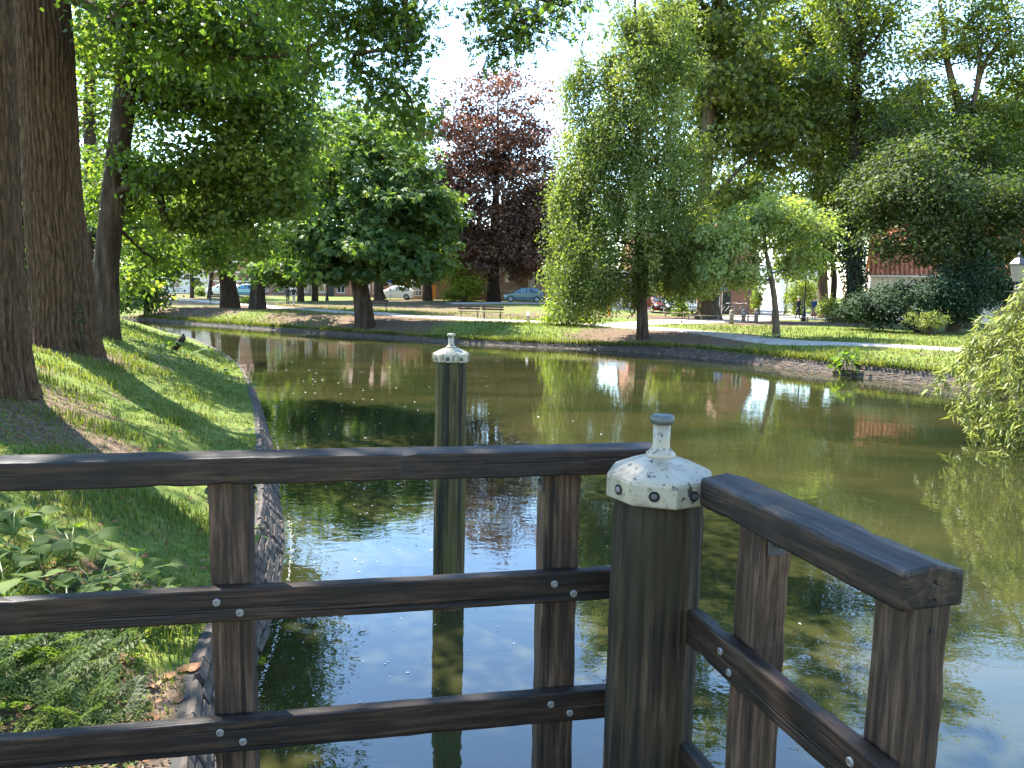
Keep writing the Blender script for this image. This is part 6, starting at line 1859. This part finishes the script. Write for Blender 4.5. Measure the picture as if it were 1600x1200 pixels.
rs = np.random.default_rng(5)
N = 140000
yy = 2.4 * (30 / 2.4) ** rs.random(N)
xe = np.interp(yy, NEAR[:, 1], NEAR[:, 0])
xl = -0.86 * yy - 0.9
xx = xl + (xe - 0.36 - xl) * rs.random(N)
keep = xx < xe - 0.38
msk = np.zeros(N)
for bx_, by_, br_, bk_ in [(-2.0, 3.7, 1.0, 1.0), (-1.6, 3.0, 1.1, 1.0), (-6.0, 9.0, 0.8, 0.8), (-5.0, 9.3, 0.5, 0.6), (-6.9, 10.1, 0.95, 1.0), (-9.2, 15.8, 0.95, 1.0), (-3.0, 5.6, 0.4, 0.6)]:
    msk = np.maximum(msk, bk_ * np.clip(1.4 - np.hypot(xx - bx_, yy - by_) / br_, 0, 1))
keep &= rs.random(N) > msk * 0.97
keep &= rs.random(N) < 0.05 + 1.5 * vn(xx * 1.3, yy * 1.3, 2) * (0.45 + 0.75 * vn(xx * 0.35, yy * 0.35, 6))
xx, yy = xx[keep], yy[keep]
zz = near_z(xx, yy)
hh = (0.035 + 0.085 * rs.random(len(xx)) ** 2) * (0.45 + 1.5 * vn(xx * 1.7, yy * 1.7, 8) ** 2) * np.clip(0.7 + yy * 0.03, 0.7, 1.3)
ww = 0.0022 + 0.00055 * yy * rs.uniform(0.7, 1.2, len(yy))
blades('grass', np.c_[xx, yy, zz - 0.01], hh, ww, None, 3, label='short patchy grass covering the near bank')

# low clover-like cover and stray dry leaves in the near grass
N = 16000
yy = 2.9 * (22 / 2.9) ** rs.random(N)
xe = np.interp(yy, NEAR[:, 1], NEAR[:, 0])
xl = -0.70 * yy - 0.4
xx = xl + (xe - 0.36 - xl) * rs.random(N)
keep = (xx < xe - 0.40) & (vn(xx * 0.8, yy * 0.8, 12) > 0.52)
xx, yy = xx[keep], yy[keep]
P3 = np.c_[xx, yy, near_z(xx, yy) + rs.uniform(0.01, 0.06, len(xx))]
v, f, rn = scatter(P3, unit(rs.normal(0, 0.45, P3.shape) + [0, 0, 1]), unit(rs.normal(0, 1, P3.shape)), rs.uniform(0.02, 0.05, len(P3)) * np.clip(0.8 + yy * 0.03, 0.8, 1.5), 'leaf', np.clip(rs.normal(0.5, 0.25, len(P3)), 0, 1))
o = link('ground_cover', npmesh('ground_cover', v, f, rn), M['lf_broad'])
tag(o, 'low clover like weeds mixed into the near grass', kind='stuff')
N = 900
yy = 3.2 * (24 / 3.2) ** rs.random(N)
xe = np.interp(yy, NEAR[:, 1], NEAR[:, 0])
xl = -0.70 * yy - 0.4
xx = xl + (xe - 0.36 - xl) * rs.random(N)
P3 = np.c_[xx, yy, near_z(xx, yy) + 0.03]
v, f, rn = scatter(P3, unit(rs.normal(0, 0.35, P3.shape) + [0, 0, 1]), unit(rs.normal(0, 1, P3.shape)), rs.uniform(0.03, 0.08, N), 'leaf', rs.random(N))
o = link('stray_leaves', npmesh('stray_leaves', v, f, rn), M['dry_leaf'])
tag(o, 'stray dry leaves lying in the near grass', kind='stuff')

# far bank grass
N = 46000
i = rs.integers(int(np.argmin(np.abs(FAR[:, 0] + 30))), int(np.argmin(np.hypot(FAR[:, 0] - 15.6, FAR[:, 1] - 23))), N)
t_ = np.gradient(FAR, axis=0)
t_ /= np.hypot(t_[:, 0], t_[:, 1])[:, None]
dd = 0.42 + 13 * rs.random(N) ** 1.7
xx = FAR[i, 0] - t_[i, 1] * dd
yy = FAR[i, 1] + t_[i, 0] * dd
pc = dense([(-52.76, 96.00), (-34.19, 82.00), (-25.25, 72.00), (-16.86, 63.00), (-7.41, 55.00), (-2.66, 51.50), (1.95, 49.00), (6.11, 46.50), (9.24, 43.00), (10.99, 39.00),
            (12.98, 35.50), (15.34, 33.50), (18.38, 31.50), (22.55, 30.00), (32, 24)], 0.6)
pc2 = dense([(5.39, 47.00), (8.06, 49.00), (11.89, 51.50), (16.93, 57.00), (23.41, 66.00)], 0.6)
keep = (dist_to(np.repeat(pc, 3, 0), xx, yy) > 1.15) & (dist_to(np.repeat(pc2, 3, 0), xx, yy) > 2.1)
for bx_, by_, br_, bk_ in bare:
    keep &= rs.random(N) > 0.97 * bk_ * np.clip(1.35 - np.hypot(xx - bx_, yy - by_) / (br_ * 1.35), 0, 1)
xx, yy, dd = xx[keep], yy[keep], dd[keep]
q = 15000
i = rs.integers(int(np.argmin(np.abs(FAR[:, 0] + 30))), int(np.argmin(np.hypot(FAR[:, 0] - 15.6, FAR[:, 1] - 23))), q)
e_ = rs.uniform(0.22, 0.62, q)
xx, yy, dd = np.r_[xx, FAR[i, 0] - t_[i, 1] * e_], np.r_[yy, FAR[i, 1] + t_[i, 0] * e_], np.r_[dd, e_]
hh = (0.08 + 0.16 * rs.random(len(xx)) ** 2) * (0.6 + 0.8 * vn(xx * 0.6, yy * 0.6, 8)) * np.where(dd < 2.0, 1.35, 1.0)
blades('grass', np.c_[xx, yy, far_z(xx, yy) - 0.02], hh, np.full(len(xx), 0.022) * rs.uniform(0.7, 1.3, len(xx)), None, 4, label='rough sunlit grass on the far bank', tone=0.6)

# broad leaved weeds on the near bank (each leaf a part)
def broad_leaf_mesh(seed):
    r2 = random.Random(seed)
    b = MB()
    n = 7
    rows = []
    outline = [0.05, 0.36, 0.50, 0.50, 0.42, 0.27, 0.02]
    for k in range(n):
        u = k / (n - 1)
        y_ = -0.10 + 1.1 * u - (0.10 if k == 0 else 0)
        wv = outline[k] * (1 + r2.uniform(-0.08, 0.08))
        zc_ = 0.10 * math.sin(u * 2.6) - 0.22 * u * u
        rows.append([(-wv, y_ - 0.08 * wv, zc_ + 0.10 * wv + r2.uniform(-0.03, 0.03)), (-wv * 0.5, y_, zc_ + 0.07 * wv + r2.uniform(-0.02, 0.02)), (0, y_ + 0.02, zc_ - 0.02), (wv * 0.5, y_, zc_ + 0.07 * wv + r2.uniform(-0.02, 0.02)), (wv, y_ - 0.08 * wv, zc_ + 0.10 * wv + r2.uniform(-0.03, 0.03))])
    vs = [q for r_ in rows for q in r_]
    fs = [(a * 5 + c, a * 5 + c + 1, a * 5 + c + 6, a * 5 + c + 5) for a in range(n - 1) for c in range(4)]
    me = b.add(vs, fs).mesh('leaf', True)
    at = me.attributes.new('rnd', 'FLOAT', 'FACE')
    v0 = r2.uniform(0.25, 0.8)
    at.data.foreach_set('value', np.full(len(fs), v0, np.float32))
    me.materials.append(M['lf_broad'])
    return me
LM = [broad_leaf_mesh(k) for k in range(6)]
def weed(label, p, n, size, seed, group, spread=0.28):
    r2 = random.Random(seed)
    z = nz_(*p)
    root = empty('broad_leaved_weed', (p[0], p[1], z))
    tag(root, label, 'plant', group)
    for k in range(n):
        a = 2 * math.pi * k / n + r2.uniform(-0.4, 0.4)
        L = spread * r2.uniform(0.35, 1.0)
        hgt = r2.uniform(0.08, 0.24)
        e = Vector((math.cos(a) * L, math.sin(a) * L, hgt))
        MB().tube([(0, 0, -0.02), tuple(e * 0.5 + Vector((0, 0, 0.05))), tuple(e)], [0.006, 0.005, 0.004], 5, False).build('stalk', M['lf_broad_stalk'], root)
        o = link('leaf', r2.choice(LM), None, root)
        o.location = e
        o.scale = [size * r2.uniform(0.65, 1.2)] * 3
        o.rotation_euler = (r2.uniform(-0.35, 0.25), r2.uniform(-0.3, 0.3), a - math.pi / 2 + r2.uniform(-0.4, 0.4))
M['lf_broad_stalk'] = plain('weed_stalk', (0.10, 0.15, 0.04), 0.6)
GW = 'broad leaved weeds behind the left railing'
for k, (pp, lb) in enumerate([((-3.55, 5.59, 0.95), 'broad leaved weed at the left edge between top and middle rail'), ((-3.05, 5.47, 0.88), 'broad leaved weed with the largest pale leaf under the top rail'), ((-2.97, 5.84, 0.90), 'broad leaved weed in the sunlit patch left of the railing post'),
                              ((-2.57, 5.51, 0.80), 'broad leaved weed next to the railing post'), ((-4.02, 6.03, 1.05), 'broad leaved weed just below the top rail at the picture edge'), ((-3.03, 5.06, 0.85), 'broad leaved weed low behind the middle rail'), ((-3.39, 4.97, 0.88), 'broad leaved weed above the middle rail at the left picture edge'),
                              ((-3.47, 5.88, 0.98), 'broad leaved weed in the middle of the gap below the top rail'), ((-2.75, 5.24, 0.83), 'broad leaved weed right above the middle rail, left of the post')]):
    weed(lb, pp[:2], 10 + k % 3, 0.155, 200 + k, GW, 0.32)
GW2 = 'broad leaved weeds along the brick edge'
for k, (pp, lb) in enumerate([((-9.19, 21.94, 1.00), 'patch of broad leaves behind the leaning stake'), ((-7.45, 19.09, 0.95), 'patch of broad leaves on the bank edge below the stake'), ((-9.79, 21.44, 1.10), 'patch of broad leaves left of the stake'), ((-2.46, 7.10, 0.85), 'small weed rooted in the bricks right of the railing post'),
                              ((-6.35, 17.20, 0.90), 'patch of broad leaves at the last visible bend of the bricks')]):
    weed(lb, pp[:2], 9, 0.20 if k != 3 else 0.08, 230 + k, GW2, 0.5 if k != 3 else 0.12)

# feathery cow parsley leaves at the lower left: each frond a part
def frond_mesh(seed):
    r2 = np.random.default_rng(seed)
    V, F, n0 = [], [], 0
    segs = 9
    for k in range(1, segs + 1):
        u = k / segs
        ln = 0.34 * math.sin(min(1, u * 1.15) * math.pi * 0.92) + 0.05
        y_, z_ = u, 0.22 * math.sin(u * 2.4) - 0.1 * u
        for sgn in (-1, 1):
            for j in range(1, 5):
                w = j / 4
                px_, py_, pz_ = sgn * ln * w, y_ + 0.22 * ln * w, z_ - 0.12 * ln * w * w + r2.normal(0, 0.01)
                for s2 in (-1, 1):
                    q = 0.12 * (1.15 - w * 0.6)
                    V += [(px_, py_, pz_), (px_ + sgn * q * 0.5 + 0.01, py_ + s2 * q * 0.55, pz_ + 0.01), (px_ + sgn * q * 1.0, py_ + s2 * q * 1.0, pz_ - 0.015), (px_ + sgn * q * 0.25, py_ + s2 * q * 0.9, pz_ + 0.008)]
                    F.append((n0, n0 + 1, n0 + 2, n0 + 3))
                    n0 += 4
    # midrib
    for k in range(segs):
        u0, u1 = k / segs, (k + 1) / segs
        f_ = lambda u: 0.22 * math.sin(u * 2.4) - 0.1 * u
        V += [(-0.008, u0, f_(u0)), (0.008, u0, f_(u0)), (0.006, u1, f_(u1)), (-0.006, u1, f_(u1))]
        F.append((n0, n0 + 1, n0 + 2, n0 + 3))
        n0 += 4
    me = npmesh('frond', np.array(V), np.array(F), np.clip(r2.normal(0.45, 0.15, len(F)), 0, 1))
    me.materials.append(M['lf_maple'])
    return me
FM = [frond_mesh(k) for k in range(5)]
GP = 'feathery plants at the lower left'
pr = random.Random(77)
for k, (pp, lb) in enumerate([((-3.01, 4.44, 0.80), 'feathery plant in the lower left under the middle rail, at the edge'), ((-2.71, 4.27, 0.75), 'feathery plant in the middle of the lower left patch'), ((-2.67, 4.54, 0.74), 'feathery plant right of the lower left patch, by the bare soil'), ((-2.67, 3.97, 0.72), 'feathery plant just above the lowest rail at the left edge'),
                              ((-2.45, 3.98, 0.70), 'feathery plant just above the lowest rail beside the soil'), ((-2.30, 4.31, 0.66), 'small feathery plant alone on the bare soil'), ((-2.18, 4.00, 0.64), 'small feathery plant on the soil next to the lowest rail'), ((-2.93, 4.58, 0.82), 'feathery plant tucked behind the middle rail'), ((-2.98, 4.17, 0.76), 'feathery plant cut by the left picture edge'), ((-2.28, 3.83, 0.66), 'feathery plant half hidden by the lowest rail')]):
    z = nz_(*pp[:2])
    root = empty('feathery_plant', (pp[0], pp[1], z))
    tag(root, lb, 'plant', GP)
    big = 0.5 if k in (5, 6) else 1.0
    for j in range(14 if big == 1 else 8):
        a = 2 * math.pi * j / 12 + pr.uniform(-0.3, 0.3)
        o = link('frond', pr.choice(FM), None, root)
        o.location = (pr.uniform(-0.14, 0.14) * big, pr.uniform(-0.14, 0.14) * big, 0.01)
        o.scale = [pr.uniform(0.2, 0.3) * (0.7 + 0.3 * big) * (0.75 if big < 1 else 1)] * 3
        o.rotation_euler = (pr.uniform(0.1, 0.8), pr.uniform(-0.25, 0.25), a)

# fallen leaves one can pick out, and the fine litter
def dead_leaf(seed):
    r2 = random.Random(seed)
    vs, fs = [(0, 0, 0.0)], []
    n = 14
    for k in range(n):
        a = 2 * math.pi * k / n
        rad = 0.5 * (0.72 + 0.28 * (1 if k % 2 else 0.35)) * (0.8 + 0.3 * abs(math.cos(a)))
        vs.append((rad * math.cos(a), rad * math.sin(a) * 0.8, r2.uniform(0.0, 0.22)))
    fs = [(0, 1 + k, 1 + (k + 1) % n) for k in range(n)]
    me = MB().add(vs, fs).mesh('fallen_leaf', True)
    at = me.attributes.new('rnd', 'FLOAT', 'FACE')
    at.data.foreach_set('value', np.full(len(fs), r2.uniform(0.35, 0.9), np.float32))
    me.materials.append(M['dry_leaf'])
    return me
for k, (pp, lb, s_) in enumerate([((-2.08, 4.81, 0.62), 'large brown curled leaf lying left of the railing post', 0.16), ((-2.04, 4.14, 0.62), 'dry brown leaf on the dark soil above the lowest rail', 0.13), ((-2.48, 4.75, 0.72), 'orange dry leaf lit by the sun below the middle rail', 0.13),
                                  ((-2.23, 4.49, 0.65), 'crumpled dark leaf in the middle of the bare soil', 0.11), ((-2.36, 4.18, 0.68), 'small reddish leaf beside the feathery plants', 0.09), ((-2.17, 4.68, 0.64), 'pale brown leaf in the centre of the soil patch', 0.09), ((-2.00, 4.43, 0.60), 'small brown leaf close to the railing post foot', 0.08)]):
    o = link('fallen_leaf', dead_leaf(k), None, None)
    o.location = (pp[0], pp[1], nz_(*pp[:2]) + 0.012)
    o.scale = [s_] * 3
    o.rotation_euler = (0.15, -0.2, k * 1.3)
    tag(o, lb, 'fallen leaf', 'fallen brown leaves on the soil beside the railing')

N = 5200
pts = []
for bx_, by_, br_, q in [(-2.0, 3.7, 1.0, 3000), (-1.6, 3.0, 0.9, 1300), (-6.0, 9.0, 0.8, 450), (-5.0, 9.3, 0.6, 200), (-3.0, 5.6, 0.4, 250)]:
    a = rs.uniform(0, 2 * np.pi, q)
    d = br_ * np.sqrt(rs.random(q))
    pts.append(np.c_[bx_ + np.cos(a) * d, by_ + np.sin(a) * d])
pts = np.vstack(pts)
pts = pts[pts[:, 0] < np.interp(pts[:, 1], NEAR[:, 1], NEAR[:, 0]) - 0.40]
P3 = np.c_[pts, near_z(pts[:, 0], pts[:, 1]) + 0.004]
v, f, rn = scatter(P3, unit(rs.normal(0, 0.35, P3.shape) + [0, 0, 1]), unit(rs.normal(0, 1, P3.shape)), rs.uniform(0.008, 0.035, len(P3)), 'leaf', rs.random(len(P3)) ** 2.2)
o = link('leaf_litter', npmesh('leaf_litter', v, f, rn), M['litter'])
tag(o, 'fine litter and twigs scattered over the bare soil', kind='stuff')
# leaves under the far trees
pts = []
for bx_, by_, br_, bk_ in bare[:11]:
    q = 320
    a = rs.uniform(0, 2 * np.pi, q)
    d = br_ * np.sqrt(rs.random(q))
    pts.append(np.c_[bx_ + np.cos(a) * d, by_ + np.sin(a) * d])
pts = np.vstack(pts)
pts = pts[dist_to(FAR, pts[:, 0], pts[:, 1]) > 0.6]
land = np.array([p_[1] > np.interp(p_[0], FAR[:, 0], FAR[:, 1]) if p_[0] < 13 else False for p_ in pts])
pts = pts[land]
P3 = np.c_[pts, far_z(pts[:, 0], pts[:, 1]) + 0.01]
v, f, rn = scatter(P3, unit(rs.normal(0, 0.3, P3.shape) + [0, 0, 1]), unit(rs.normal(0, 1, P3.shape)), rs.uniform(0.06, 0.14, len(P3)), 'leaf', rs.random(len(P3)))
o = link('fallen_leaves', npmesh('fallen_leaves', v, f, rn), M['dry_leaf'])
tag(o, 'scattered dry leaves on the bare earth under the far trees', kind='stuff')

# flecks floating on the water
N = 260
yy = 5.2 * (34 / 5.2) ** rs.random(N)
xx = np.interp(yy, NEAR[:, 1], NEAR[:, 0]) + 0.1 + rs.gamma(1.6, 1.6, N) * yy / 14
edge_y = 4.2 * (16 / 4.2) ** rs.random(700)
edge_x = np.interp(edge_y, NEAR[:, 1], NEAR[:, 0]) + 0.005 + np.abs(rs.normal(0, 0.016, 700))
P3 = np.c_[np.r_[xx, edge_x], np.r_[yy, edge_y], np.full(N + 700, 0.003)]
P3[:, 2] += rs.uniform(0, 0.003, len(P3))
sz = np.r_[rs.uniform(0.015, 0.06, N) * np.clip(yy / 12, 0.5, 1.5), rs.uniform(0.008, 0.025, 700)]
v, f, rn = scatter(P3, unit(rs.normal(0, 0.02, P3.shape) + [0, 0, 1]), unit(rs.normal(0, 1, P3.shape) * [1, 1, 0]), sz, 'leaf', np.clip(rs.normal(0.55, 0.25, len(P3)), 0, 1))
v[:, 2] = np.maximum(v[:, 2], 0.003)
o = link('floating_flecks', npmesh('floating_flecks', v, f, rn), M['fleck'])
tag(o, 'small pale flecks and foam floating on the canal', kind='stuff')
